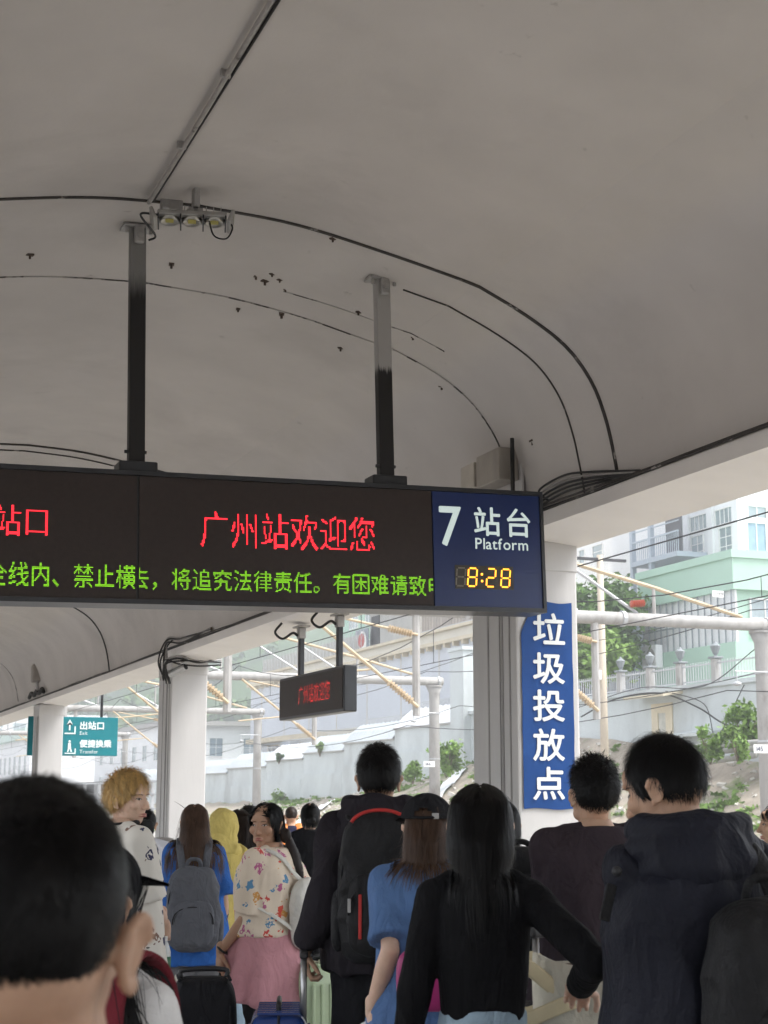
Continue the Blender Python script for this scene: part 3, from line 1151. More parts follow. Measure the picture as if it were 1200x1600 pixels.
# ------------------------------------------------------------------ embankment
def ztop(y):
    return float(np.interp(y, [20, 44, 50, 58, 64, 72, 78, 96, 114, 150], [1.6, 2.5, 2.8, 3.7, 4.2, 3.4, 2.7, 1.4, 1.0, .6]))


def zter(x, y):
    f = min(max((x - 25.6) / 8.2, 0), 1)
    z = -1.1 + (ztop(y) + 1.1) * (f ** 1.15)
    return z + .30 * f * (1 - f * .5) * mnoise.noise(Vector((x * .55, y * .45, 1))) + .10 * mnoise.noise(Vector((x * 2, y * 2, 5))) * (f > 0)


xs = np.linspace(25.6, 34.3, 34)
ysl = np.linspace(16, 170, 230)
V = [(x, y, zter(x, y)) for y in ysl for x in xs]
nxs = len(xs)
F = [(i * nxs + j, i * nxs + j + 1, (i + 1) * nxs + j + 1, (i + 1) * nxs + j) for i in range(len(ysl) - 1) for j in range(nxs - 1)]
tag(MB().add(V, F).build('embankment', m_soil, smooth=True), kind='structure')
# upper terrace ground behind the wall
mb = MB().add([(34.2, -20, 2.6), (34.2, 76.9, 5.75), (200, 76.9, 5.75), (200, -20, 2.6), (34.2, 76.9, 3.2), (34.2, 260, 2.8), (200, 260, 2.8), (200, 76.9, 3.2)],
              [(3, 2, 1, 0), (7, 6, 5, 4), (1, 2, 7, 4)])
tag(mb.build('terrace', mat('terrace ground', (.32, .31, .28), .9, .2, 1)), kind='structure')


def leafy(mb, c, r, n, size, rng, flat=.8):
    """scatter leaf-sized faces in clumps through an ellipsoid"""
    k = max(4, n // 90)
    cl = rng.normal(size=(k, 3))
    cl /= np.linalg.norm(cl, axis=1)[:, None]
    cl *= (rng.random(k) ** .45)[:, None] * .82
    who = rng.integers(0, k, n)
    off = rng.normal(size=(n, 3)) * .17
    P = np.array(c) + (cl[who] + off) * np.array(r)
    d = rng.normal(size=(n, 3))
    d[:, 2] = d[:, 2] * .6 - .35
    d /= np.linalg.norm(d, axis=1)[:, None]
    e = np.cross(d, rng.normal(size=(n, 3)))
    e /= np.linalg.norm(e, axis=1)[:, None] + 1e-9
    L = size * (.7 + .7 * rng.random(n))[:, None]
    V = np.stack([P - d * L * .5, P + e * L * .24, P + d * L * .5, P - e * L * .24], axis=1).reshape(-1, 3)
    mb.add(V, [(4 * i, 4 * i + 1, 4 * i + 2, 4 * i + 3) for i in range(n)])


def tree(name, label, base, h, r, n, size, m, seed, cat='tree', group=None, trunk=.14):
    rng = np.random.default_rng(seed)
    t = thing(name, label, cat, base, group=group)
    b = np.array(base, float)
    mb = MB()
    top = b + (rng.normal() * .2, rng.normal() * .2, h * .72)
    mb.tube([b - (0, 0, .2), b + (0, 0, h * .3), top], [trunk, trunk * .8, trunk * .3], 8)
    for i in range(6):
        a = rng.random() * 6.28
        s = b + (0, 0, h * (.28 + .35 * rng.random()))
        e = s + np.array((math.cos(a) * r * .7, math.sin(a) * r * .7, h * .22))
        mb.tube([s, (s + e) / 2 + (0, 0, h * .02), e], [trunk * .5, trunk * .35, trunk * .12], 6)
    mb.build('trunk', m_bark, t)
    mb = MB()
    leafy(mb, b + (0, 0, h * .66), (r, r, h * .36), n, size, rng)
    mb.build('crown', m, t)
    return t


def bush(label, base, r, n, size, m, seed):
    rng = np.random.default_rng(seed)
    t = thing('shrub', label, 'shrub', base, group='shrubs on the embankment')
    b = np.array(base, float)
    mb = MB()
    for i in range(7):
        a = rng.random() * 6.28
        mb.tube([b - (0, 0, .1), b + np.array((math.cos(a) * r * .5, math.sin(a) * r * .5, r * 1.2))], [.03, .01], 5)
    mb.build('stem', m_bark, t)
    mb = MB()
    leafy(mb, b + (0, 0, r * .9), (r, r, r), n, size, rng)
    mb.build('crown', m, t)


# ------------------------------------------------------------------ retaining walls
t = thing('retaining_wall', 'pale blue retaining wall with white railing above the rubble slope', 'wall', (34.2, 60, 2))
MB().span((34.0, 22, -.5), (34.5, 75.4, 5.75)).build('wall', m_wallblue, t)
MB().span((33.86, 22, 5.75), (34.6, 75.4, 5.93)).build('coping', m_wallblue, t)
# doorway with cream surround and little roof
ya, yb = at(1052, 1120, X=34)[1], at(1020, 1120, X=34)[1]
MB().span((33.93, ya, 2.6), (33.995, ya + .5, 5.3)).build('door_jamb', m_cream, t)
MB().span((33.93, yb - .5, 2.6), (33.995, yb, 5.3)).build('door_jamb', m_cream, t)
MB().span((33.93, ya + .5, 4.9), (33.995, yb - .5, 5.3)).build('lintel', m_cream, t)
MB().span((33.97, ya + .5, 2.6), (33.99, yb - .5, 4.9)).build('door', mat('weathered door', (.50, .49, .44), .8, .2, 2), t)
MB().box((33.6, (ya + yb) / 2, 5.62), (1.1, yb - ya + 1.6, .10), rotm(0, -8, 0)).build('door_roof', m_cream, t)
MB().box((33.7, at(1095, 1135, X=34)[1], 3.95), (.7, 2.8, .12), rotm(0, -10, 0)).build('ledge_roof', m_wallblue, t)
mb = MB()
for y in np.arange(34, 75.2, .19):
    mb.box((34.15, y, 6.38), (.02, .026, .86))
mb.span((34.13, 33, 6.02), (34.17, 75.3, 6.08)).span((34.13, 33, 6.66), (34.17, 75.3, 6.72))
tag(mb.build('railing_bars', m_galv, t), kind='stuff')
for y in (41, 46.5, 52.1, 54.7, 57.1, 59.6, 66.5, 73):
    p = MB().cbox((34.15, y, 6.38), (.30, .30, .95), .02).build('pillar', m_conc, t)
    mb = MB().cbox((34.15, y, 6.9), (.44, .46, .08), .02)
    mb.loft([(34.15, y, 6.94, .06, .06), (34.15, y, 7.02, .07, .07), (34.15, y, 7.08, .12, .12), (34.15, y, 7.3, .2, .2), (34.15, y, 7.36, .22, .22),
             (34.15, y, 7.46, .08, .08), (34.15, y, 7.55, .03, .03)], 8)
    mb.build('post_lantern', mat('grey lantern', (.22, .24, .25), .5, .1, 8), p)

MB().span((33.6, 75.4, 0), (35.2, 77.2, 9.2)).build('wall_pier', m_wallblue, t)
MB().span((33.5, 75.3, 9.2), (35.3, 77.3, 9.4)).build('pier_cap', m_wallblue, t)
t = thing('stepped_wall', 'stepped pale grey retaining wall topped with plastic sheets', 'wall', (34.2, 100, 1))
m_sheet = mat('milky plastic sheet', (.50, .54, .55), .45, .1, .7, stretch=(1, .3, 1))
m_sheetw = mat('white sheet', (.72, .73, .74), .5, .03, 2)
steps = [(77.2, 86.5, 5.35), (86.5, 95.5, 4.75), (95.5, 104, 4.30), (104, 113, 3.95), (113, 124, 3.55), (124, 137, 3.2), (137, 170, 2.8)]
for i, (a, b, z) in enumerate(steps):
    MB().span((34.0, a + .02, -.5), (34.5, b - .02, z)).build('wall_panel', m_wallblue, t)
    MB().span((33.82, a + .02, -.5), (33.995, b - .02, z - 1.35)).build('wall_base', m_wallblue, t)
    MB().span((33.88, a + .02, z), (34.55, b - .02, z + .1)).build('coping', m_conc, t)
    # corrugated sheet leaning back
    nn = 48
    V, F = [], []
    for k in range(nn + 1):
        y = a + .2 + (b - a - .4) * k / nn
        dz = .05 * math.sin(k * 1.57)
        V += [(34.0 - .1, y, z + .08 + .02 * random.random()), (34.45 + dz * .2, y, z + .75 + dz), (35.1, y, z + 1.25 + dz)]
    F = [(3 * k + j, 3 * k + 3 + j, 3 * k + 4 + j, 3 * k + 1 + j) for k in range(nn) for j in (0, 1)]
    MB().add(V, F).build('corrugated_sheet', m_sheetw if i in (0, 3) else m_sheet, t)
# coils of wire netting along the top
for i, (a, b, z) in enumerate(steps[:5]):
    P = []
    for k in range(140):
        f = k / 139
        ang = k * .9
        P.append((35.4 + .35 * math.cos(ang), a + (b - a) * f, z + 1.3 + .35 * math.sin(ang)))
    MB().tube(P, .018, 4).build('wire_coil', m_galv, t)

# ------------------------------------------------------------------ buildings
def win(parent, u0, u1, v0, v1, X=None, Y=None, nx=2, nz=2, depth=.12, glass=None):
    """a window with frame bars and pane on a wall plane, placed by its outline in the photo"""
    if X is not None:
        a, b = at(u0, (v0 + v1) / 2, X=X)[1], at(u1, (v0 + v1) / 2, X=X)[1]
        um = (u0 + u1) / 2
        z1, z0 = at(um, v0, X=X)[2], at(um, v1, X=X)[2]
        return win3(parent, ('x', X), min(a, b), max(a, b), z0, z1, nx, nz, glass)
    a, b = at(u0, (v0 + v1) / 2, Y=Y)[0], at(u1, (v0 + v1) / 2, Y=Y)[0]
    um = (u0 + u1) / 2
    z1, z0 = at(um, v0, Y=Y)[2], at(um, v1, Y=Y)[2]
    return win3(parent, ('y', Y), min(a, b), max(a, b), z0, z1, nx, nz, glass)


def win3(parent, plane, a, b, z0, z1, nx=2, nz=2, glass=None, frame=None):
    ax, c = plane

    def sp(mb, p0, p1, q0, q1, d0, d1):
        if ax == 'x':
            return mb.span((c + d0, p0, q0), (c + d1, p1, q1))
        return mb.span((p0, c + d0, q0), (p1, c + d1, q1))
    f = .07
    mb = MB()
    sp(mb, a - f, b + f, z0 - f, z0, -.09, .02)
    sp(mb, a - f, b + f, z1, z1 + f, -.09, .02)
    sp(mb, a - f, a, z0, z1, -.09, .02)
    sp(mb, b, b + f, z0, z1, -.09, .02)
    for i in range(1, nx):
        x = a + (b - a) * i / nx
        sp(mb, x - .03, x + .03, z0, z1, -.05, .01)
    for i in range(1, nz):
        z = z0 + (z1 - z0) * i / nz
        sp(mb, a, b, z - .025, z + .025, -.045, .005)
    w = mb.build('window', frame or m_white, parent)
    mb = MB()
    sp(mb, a, b, z0, z1, -.02, -.008)
    mb.build('pane', glass or m_glass, w)
    return w


# white tower block
t = thing('white_building', 'tall white rendered building with gridded windows behind the mint building', 'building', (57, 80, 5))
WX, WY = 50.0, 73.4
MB().span((WX, WY, 5), (66, 88, 26)).build('wall', m_whiteb, t)
win(t, 1080, 1106, 806, 828, X=WX, nx=4, nz=1)
win(t, 1082, 1100, 838, 875, X=WX, nx=2, nz=3)
win(t, 1119, 1146, 795, 818, X=WX, nx=4, nz=1)
win(t, 1126, 1145, 824, 868, X=WX, nx=2, nz=3)
for (a, b) in ((1168, 1196), (1202, 1232)):
    win(t, a, b, 792, 809, Y=WY, nx=2, nz=1)
    win(t, a, b, 818, 872, Y=WY, nx=2, nz=1, glass=mat('blue curtain glass', (.27, .38, .47), .3, .15, 1.5))
for u in (1112, 1152, 1074):
    y = at(u, 820, X=WX)[1]
    MB().span((WX - .18, y - .3, 5), (WX - .002, y + .3, 26)).build('pilaster', m_whiteb, t)
MB().span((WX - .25, WY - .25, 19.6), (66.2, 88, 19.9)).build('cornice', m_whiteb, t)
for z in (21, 22.8):
    for y in (75, 78, 81, 84):
        win3(t, ('x', WX), y - .8, y + .8, z, z + 1.3)

# mint building with terrace parapet
t = thing('mint_building', 'low mint green building with parapet and barred white balcony', 'building', (50, 73, 5))
MX, MY = 44.0, 65.3
ye = 74.6
MB().span((MX + .35, MY + .35, 5), (50 - .3, ye, 13.0)).build('wall', m_mint, t)
MB().span((MX, MY, 11.75), (62, ye + .02, 13.35)).build('parapet', m_mint, t)
MB().span((MX - .12, MY - .12, 13.35), (62, ye + .1, 13.75)).build('coping', m_mint, t)
MB().span((MX, MY, 5.0), (62, ye + .02, 9.1)).build('lower_wall', m_mint, t)
MB().span((MX + .22, MY + .22, 9.1), (MX + .34, ye - .1, 11.75)).build('white_backing', m_whiteb, t)
mb = MB()
for y in np.arange(MY + .3, ye, .62):
    MB().span((MX + .05, y, 9.1), (MX + .11, y + .06, 11.75)).build('balcony_bar', mat('grey bars', (.24, .27, .29), .5, .1, 5), t)
MB().span((MX + .03, MY + .1, 10.3), (MX + .12, ye, 10.37)).build('balcony_rail', MATS['grey bars'], t)
for x in (45.2, 47.4, 49.8, 52.4):
    win3(t, ('y', MY + .33), x, x + 1.7, 9.4, 11.3, 2, 2)
# air conditioner outside
a = at(1018, 1027, X=MX - .3)
ac = MB().cbox((MX - .25, a[1], a[2]), (.45, 1.5, 1.25), .05).build('air_conditioner', m_whiteb, t)
MB().tube([(MX - .49, a[1] - .2, a[2]), (MX - .475, a[1] - .2, a[2])], .45, 16).build('fan_grille', m_conc, ac)
# metal stair tower
t = thing('external_stair', 'pale blue steel stair landing with railing left of the white building', 'stair', (48, 82, 5))
m_bsteel = mat('pale blue steel', (.42, .47, .53), .5, .06, 3)
SX = 48.0
yl, yr = at(990, 900, X=SX)[1], at(1019, 900, X=SX)[1]
y2 = at(1062, 850, X=SX)[1]
for y, zb in ((yl, 5), (yr, 5)):
    MB().span((SX - .14, y - .14, zb), (SX + .14, y + .14, 20)).build('post', m_bsteel, t)
zl = at(990, 880, X=SX)[2]
MB().span((SX - .2, y2, zl - .3), (SX + 2.5, yl, zl)).build('landing', m_bsteel, t)
for y in np.arange(y2, yl, .22):
    MB().span((SX - .1, y, zl), (SX - .06, y + .04, zl + 1.15)).build('baluster', m_bsteel, t)
MB().span((SX - .12, y2, zl + 1.15), (SX - .04, yl, zl + 1.25)).build('handrail', m_bsteel, t)
for dz in (1.8, 2.5, 3.2):
    MB().span((SX - .06, y2, zl + dz), (SX, yl, zl + dz + .06)).build('cross_bar', m_bsteel, t)
MB().span((SX + .2, y2 + .1, zl), (SX + .3, at(1036, 850, X=SX)[1], zl + 3.2)).build('shutter', mat('dark shutter', (.12, .12, .13), .6, .1, 6, stretch=(1, 6, 1)), t)
# white house behind the trees
t = thing('white_house', 'plain white house behind the trees right of the nearest column', 'building', (60, 100, 5))
MB().span((58, 96, 5), (75, 118, 24)).build('wall', m_whiteb, t)
for (u0, u1, v0, v1) in ((906, 914, 860, 880), (927, 942, 852, 872)):
    win(t, u0, u1, v0, v1, X=58, nx=1, nz=2)

# long lavender building
t = thing('long_building', 'long low lavender blue building with cream cornice above the stepped wall', 'building', (52, 120, 3))
LX = 44.0
MB().span((LX, 84, 6.9), (60, 152, 12.2)).build('wall', m_lav, t)
MB().span((LX + .6, 84, 2), (60, 152, 6.5)).build('ground_storey', m_lav, t)
MB().span((LX - .5, 84, 6.5), (60, 152, 6.95)).build('band', m_cream, t)
MB().span((LX - .5, 84, 12.2), (60, 152, 12.45)).build('cornice', m_cream, t)
MB().span((LX - .25, 84, 12.45), (60, 152, 13.1)).build('cornice', mat('pale cream', (.66, .63, .55), .8, .06, 1), t)
MB().span((LX - .6, 84, 13.1), (60, 152, 13.3)).build('cornice', m_cream, t)
for y in np.arange(85, 151.5, 1.6):
    MB().span((LX - .45, y, 11.9), (LX - .002, y + .25, 12.2)).build('cornice_bracket', m_cream, t)
for y in np.arange(88, 150, 7.5):
    MB().span((LX - .03, y, 6.95), (LX - .002, y + .06, 11.9)).build('joint', m_cream, t)
for y in (104, 113, 121, 129, 137, 144):
    win3(t, ('x', LX + .6), y, y + 3.6, 3.9, 6.2, 3, 1, glass=m_shade, frame=m_cream)
MB().span((LX - .3, 137.6, 1), (50, 140.2, 6.4)).build('pier', mat('pale slate', (.36, .40, .48), .8, .05, 1), t)
# roof clutter
m_block = mat('grey block wall', (.46, .46, .44), .9, .12, 1.2)
s1 = thing('rooftop_shed', 'grey block shed with sloping roof on the long lavender building', 'shed', (47, 108, 13.3))
ya, yb = at(655, 985, X=46)[1], at(578, 985, X=46)[1]
MB().span((46, ya, 13.3), (51, yb, 17.0)).build('wall', m_block, s1)
mb = MB().box((47.5, (ya + yb) / 2 + 2.5, 17.25), (6, yb - ya + 8, .18), rotm(2, 3, 0))
mb.build('roof', m_conc, s1)
MB().span((45.9, yb - 2.4, 13.3), (45.995, yb - .6, 16.4)).build('door', m_shade, s1)
# lattice fence panels on the roof
fe = thing('rooftop_fence', 'brown slatted rooftop fence on the long lavender building', 'fence', (45, 100, 13.3))
for y in np.arange(85.2, at(660, 990, X=45)[1], .55):
    MB().span((45.0, y, 13.3), (45.06, y + .44, 16.6)).build('slat', mat('grey brown slats', (.30, .27, .24), .8, .2, 2, stretch=(1, 1, .3)), fe)
for z in (13.7, 15.0, 16.3):
    MB().span((44.93, 85.2, z), (44.995, at(660, 990, X=45)[1], z + .08)).build('fence_rail', m_galv, fe)
f2 = thing('wire_fence', 'grey wire mesh fence with barbs on the far roof edge', 'fence', (45, 132, 13.3))
mb = MB()
for y in np.arange(122, 152, 1.0):
    mb.tube([(45, y, 13.3), (45, y + .4, 15.4)], .03, 4)
    mb.tube([(45, y + 1, 13.3), (45, y - .4, 15.2)], .025, 4)
tag(mb.build('mesh_wires', m_galv, f2), kind='stuff')
MB().span((45.2, 122, 13.3), (45.4, 152, 15.0)).build('backing_wall', m_block, f2)
ad = thing('advert_board', 'round red and white advert board on the roof beside the shed', 'sign', (45.4, 125, 13.3))
c = at(565, 1007, X=45.3)
MB().cbox((45.35, c[1], c[2]), (.12, 3.0, 2.6), .03).build('board', mat('board grey', (.25, .28, .33), .7, .2, 1), ad)
MB().ell((45.24, c[1] - .3, c[2] + .1), (.06, 1.05, 1.0)).build('white_patch', m_white, ad, smooth=True)
MB().ell((45.2, c[1] - .2, c[2] + .3), (.07, .8, .6)).build('red_patch', mat('faded red', (.50, .10, .09), .6, .2, 2), ad, smooth=True)
MB().span((45.36, c[1] - .1, 13.3), (45.44, c[1] + .1, c[2] - 1.2)).build('leg', m_galv, ad)
# mint apartment block far behind
t = thing('mint_apartments', 'mint green apartment block behind the long lavender building', 'building', (64, 135, 3))
MB().span((56, 118, 3), (74, 160, 30)).build('wall', m_mint, t)
MB().span((55.6, 136, 3), (55.99, 139, 30)).build('white_bay', m_whiteb, t)
MB().span((55.7, 122, 3), (55.99, 124.5, 30)).build('white_bay', m_whiteb, t)
for z in (15.5, 19, 22.5, 26):
    for y in (126, 131, 143, 148, 153):
        win3(t, ('x', 56), y, y + 2.6, z, z + 1.8, 3, 1)
for z, y in ((14.6, 141.2), (18.2, 134)):
    MB().cbox((55.6, y, z), (.6, 1.5, 1.1), .05).build('air_conditioner', m_whiteb, t)

# far white houses down the line
t = thing('far_white_house', 'white two-storey house with grey roof behind the blond person', 'building', (50, 200, 0))
MB().span((40, 172, -1), (62, 215, 9.2)).build('wall', m_whiteb, t)
MB().span((39.3, 171, 9.2), (63, 216, 9.7)).build('roof', m_conc, t)
for (x, z) in ((41.5, 5.8), (45, 5.8), (49, 5.8), (53, 5.8), (41.5, 2.2), (46, 2.2)):
    win3(t, ('y', 172), x, x + 1.5, z, z + 2.0, 2, 2, glass=mat('grey blue glass', (.22, .28, .33), .2, .1, 2))
for y in (176, 182, 188, 195, 202, 209):
    win3(t, ('x', 40), y, y + 2, 5.4, 7.2, 2, 2)
    win3(t, ('x', 40), y, y + 2, 1.8, 3.8, 2, 2)
MB().span((44, 171.4, 4.7), (60, 171.99, 4.95)).build('string_course', m_conc, t)
t = thing('far_shed', 'long white trackside shed with mint roof beyond the exit sign', 'building', (40, 260, 0))
MB().span((33, 228, -1), (70, 300, 9.5)).build('wall', m_whiteb, t)
MB().span((32, 227, 9.5), (71, 301, 11)).build('roof', mat('pale mint roof', (.50, .62, .56), .7, .05, .5), t)
for y in np.arange(231, 298, 5.5):
    win3(t, ('x', 33), y, y + 2.4, 4.5, 7.2, 2, 2)
    win3(t, ('x', 33), y, y + 2.4, .3, 2.4, 2, 2)
t = thing('far_terrace', 'distant pale terrace house with rows of small windows past the far column', 'building', (26, 330, 0))
MB().span((26, 310, -1), (60, 380, 17)).build('wall', mat('pale grey render', (.62, .63, .64), .8, .06, .3), t)
for z in (1.5, 5.5, 9.5, 13):
    for y in np.arange(313, 378, 6):
        win3(t, ('x', 26), y, y + 3, z, z + 2.2, 2, 1)
    for x in np.arange(28, 58, 4.5):
        win3(t, ('y', 310), x, x + 2.4, z, z + 2.2, 2, 1)
# green hill
V, F = [], []
nh = 44
for j in range(nh + 1):
    for i in range(nh + 1):
        x = 30 + 270 * i / nh
        y = 230 + 420 * j / nh
        d = math.hypot((x - 175) / 135, (y - 450) / 210)
        z = -2 + max(0, 1 - d * d) * 62 + 3 * mnoise.noise(Vector((x * .05, y * .05, 0)))
        V.append((x, y, z))
F = [(j * (nh + 1) + i, j * (nh + 1) + i + 1, (j + 1) * (nh + 1) + i + 1, (j + 1) * (nh + 1) + i) for j in range(nh) for i in range(nh)]
tag(MB().add(V, F).build('hill', m_leaf3, smooth=True), kind='structure')
rng = np.random.default_rng(5)
mb = MB()
for i in range(420):
    x, y = rng.uniform(50, 260), rng.uniform(240, 470)
    d = math.hypot((x - 175) / 135, (y - 450) / 210)
    z = -2 + max(0, 1 - d * d) * 62
    if z > 2:
        leafy(mb, (x, y, z + 2.5), (5, 5, 4), 60, 2.2, rng)
tag(mb.build('hill_wood', m_leaf), 'green woodland covering the far hill', 'woodland', kind='stuff')
# old railing band along the far tracks
t = thing('trackside_railing', 'pale metal trackside railing behind the dark-haired head at left', 'railing', (22, 120, -1))
for y in np.arange(92, 190, 6):
    MB().span((21.9, y, -1.1), (22.1, y + .2, 2.4)).build('post', m_galv, t)
for z in (.6, 1.5, 2.3):
    MB().span((21.95, 92, z), (22.05, 190, z + .12)).build('rail', m_galv, t)

# ------------------------------------------------------------------ trees and shrubs
for i, (b, h, r, n, m, lab) in enumerate([
        ((41.5, 74, 5.7), 7.6, 2.6, 5200, m_leaf, 'dense mango tree right of the nearest column, closest to the mint building'),
        ((40.2, 79.5, 5.7), 8.2, 2.9, 5200, m_leaf2, 'lighter leafy tree just right of the nearest column'),
        ((45.5, 84, 5.7), 8.4, 3.0, 4600, m_leaf3, 'dark tree half hidden behind the stair tower'),
        ((39, 70.5, 5.7), 4.6, 1.9, 3000, m_leaf2, 'low light green tree behind the white railing')]):
    tree('broadleaf_tree', lab, b, h, r, n, .42, m, 20 + i, group='trees above the wall')
bush('round shrub hanging over the wall beside post 145', tuple(at(1168, 1150, X=32.4) - (0, 0, .6)), .95, 1500, .22, m_leaf2, 41)
bush('leafy shrub right of post 144', tuple(at(697, 1212, X=31)), 1.0, 1300, .24, m_leaf2, 42)
bush('pointed shrub left of post 144', tuple(at(645, 1222, X=31)), .65, 900, .22, m_leaf2, 43)
bush('small shrub at the foot of the stepped wall', tuple(at(438, 1262, X=33)), .8, 500, .25, m_leaf2, 44)
bush('low shrub under the pipes on the slope', tuple(at(1110, 1190, X=31)), .7, 700, .2, m_leaf2, 45)
bush('small shrub beside the pipes near post 145', tuple(at(1152, 1185, X=31)), .6, 600, .2, m_leaf2, 46)
bush('tuft growing from the stepped wall coping', tuple(at(436, 1192, X=33.8)), .5, 260, .2, m_leaf3, 47)
bush('pale tuft on the stepped wall near the tall person', tuple(at(500, 1180, X=33.8)), .45, 260, .2, m_leaf2, 48)
# grass over the slope
mb = MB()
rng = np.random.default_rng(9)
for i in range(900):
    y = rng.uniform(40, 110)
    x = rng.uniform(27, 33.8)
    if mnoise.noise(Vector((x * .35, y * .3, 7))) < .05:
        continue
    z = zter(x, y)
    leafy(mb, (x, y, z + .06), (.55, .55, .14), 26, .22, rng)
tag(mb.build('slope_grass', m_leaf2), 'patchy green grass and weeds on the rubble slope', 'grass', kind='stuff')
# rubble
m_rub = mat('pale rubble', (.55, .52, .47), .9, .2, 3, .3, 8)
mb = MB()
for i in range(1500):
    y = rng.uniform(36, 112)
    x = rng.uniform(26.5, 33.8)
    s = rng.uniform(.04, .15) * (1.0 if rng.random() < .93 else 2.2)
    mb.box((x, y, zter(x, y) + s * .15), (s, s * rng.uniform(.8, 2.2), s * .6), rotm(*rng.uniform(-40, 40, 3)))
tag(mb.build('rubble', m_rub), 'pale broken rubble scattered over the slope', 'rubble', kind='stuff')
# white tarpaulin strips laid down the slope
for i, (y, dy, w_, x0_, x1_, lab) in enumerate([(74.5, -7, 1.5, 26.6, 33.0, 'white tarpaulin strip right of post 144'),
                                              (84.5, -6, 1.9, 27.0, 33.2, 'white tarpaulin strip behind the tall person'),
                                              (93, -8, 1.3, 26.5, 32.5, 'narrow white tarpaulin strip left of the tall person'),
                                              (66, -9, .55, 27.5, 33.5, 'thin white pipe-like strip beside the purple shirt')]):
    V, F = [], []
    for k in range(25):
        f = k / 24
        x = x0_ + (x1_ - x0_) * f
        for j in range(5):
            yy = y + dy * (1 - f) + w_ * (j / 4 - .5)
            V.append((x, yy, zter(x, yy) + .16 + .05 * mnoise.noise(Vector((x, yy, 2)))))
    F = [(k * 5 + j, k * 5 + j + 1, k * 5 + j + 6, k * 5 + j + 5) for k in range(24) for j in range(4)]
    tag(MB().add(V, F).build('tarpaulin', m_sheetw, smooth=True), lab, 'tarpaulin', 'white strips on the slope')
for i, (u0, v0, u1, v1, lab) in enumerate([(1074, 1168, 1186, 1160, 'upper rusty pipe lying across the slope by post 145'),
                                           (1078, 1178, 1188, 1168, 'middle grey pipe lying across the slope by post 145'),
                                           (1084, 1193, 1180, 1180, 'lower grey pipe lying across the slope by post 145')]):
    tag(MB().tube([at(u0, v0, X=32), at(u1, v1, X=32)], .11, 8).build('pipe', m_conc, smooth=True), lab, 'pipe', 'pipes on the slope')
# beige utility pole
p = at(945, 1180, X=28)
t = thing('utility_pole', 'slim beige utility pole with a crossarm standing on the slope', 'pole', (28, p[1], -1))
MB().tube([(28, p[1], -.5), (28, p[1], at(945, 865, X=28)[2])], [.17, .12], 10).build('shaft', mat('beige concrete', (.52, .45, .36), .8, .1, 4, stretch=(1, 1, .2)), t, smooth=True)
zt = at(945, 872, X=28)[2]
MB().box((28, p[1], zt), (2.2, .12, .10)).build('crossarm', m_shade, t)
MB().cbox((27.7, p[1] - .1, at(945, 1055, X=28)[2]), (.3, .2, .35), .02).build('meter_box', m_white, t)
# drooping service cables over the wall
for i, pts in enumerate([[(908, 1120), (960, 1093), (1030, 1083), (1090, 1105), (1130, 1130), (1190, 1150)], [(1163, 1070), (1120, 1150), (1100, 1100), (1040, 1080)],
                         [(905, 1105), (1000, 1075), (1100, 1072), (1185, 1010)]]):
    P = smooth_curve([at(u, v, X=33.5) for u, v in pts], 8)
    tag(MB().tube(P, .035 if i == 0 else .02, 5).build('service_cable', m_cable), ['thick cable bundle drooping across the pale blue wall',
        'thin cable looped over the pale blue wall railing', 'cable rising from the wall to post 145'][i], 'cable', 'service cables on the wall')

# ================================================================== PEOPLE
from mathutils.bvhtree import BVHTree


def skin_mat(name, col):
    m = mat(name, col, .5, .08, 25, .05, 300, sss=.12, spec=.35)
    return m


m_skin = skin_mat('skin', (.50, .31, .21))
m_skin_d = skin_mat('skin tanned', (.42, .25, .165))
m_skin_l = skin_mat('skin light', (.58, .39, .29))
m_lip = mat('lips', (.36, .13, .11), .4, .1, 60)
m_eyew = mat('eye white', (.50, .47, .44), .25, .03, 20)
m_iris = mat('iris', (.015, .01, .008), .15, .1, 20, spec=.6)


def hair_mat(name, col, rough=.45):
    return mat(name, col, rough, .35, 45, spec=.2, stretch=(1, 1, .15))


m_hair = hair_mat('black hair', (.004, .0035, .0035))
m_hair_b = hair_mat('dark brown hair', (.020, .012, .009))
m_hair_m = hair_mat('mid brown hair', (.075, .043, .028))
m_hair_y = mat('blond hair', (.54, .35, .13), .5, .5, 45, spec=.4, stretch=(1, 1, .2))


def cloth(name, col, rough=.85, var=.10, bump=.25, bscale=260, sheen=.04, **k):
    return mat(name, col, rough, var, 7, bump, bscale, spec=.08, sheen=sheen if max(col) > .1 else 0, wr=.55, **k)


def join(meshes, name):
    bm = bmesh.new()
    for me in meshes:
        bm.from_mesh(me)
    out = bpy.data.meshes.new(name)
    bm.to_mesh(out)
    bm.free()
    for me in meshes:
        bpy.data.meshes.remove(me)
    out.polygons.foreach_set('use_smooth', [True] * len(out.polygons))
    return out


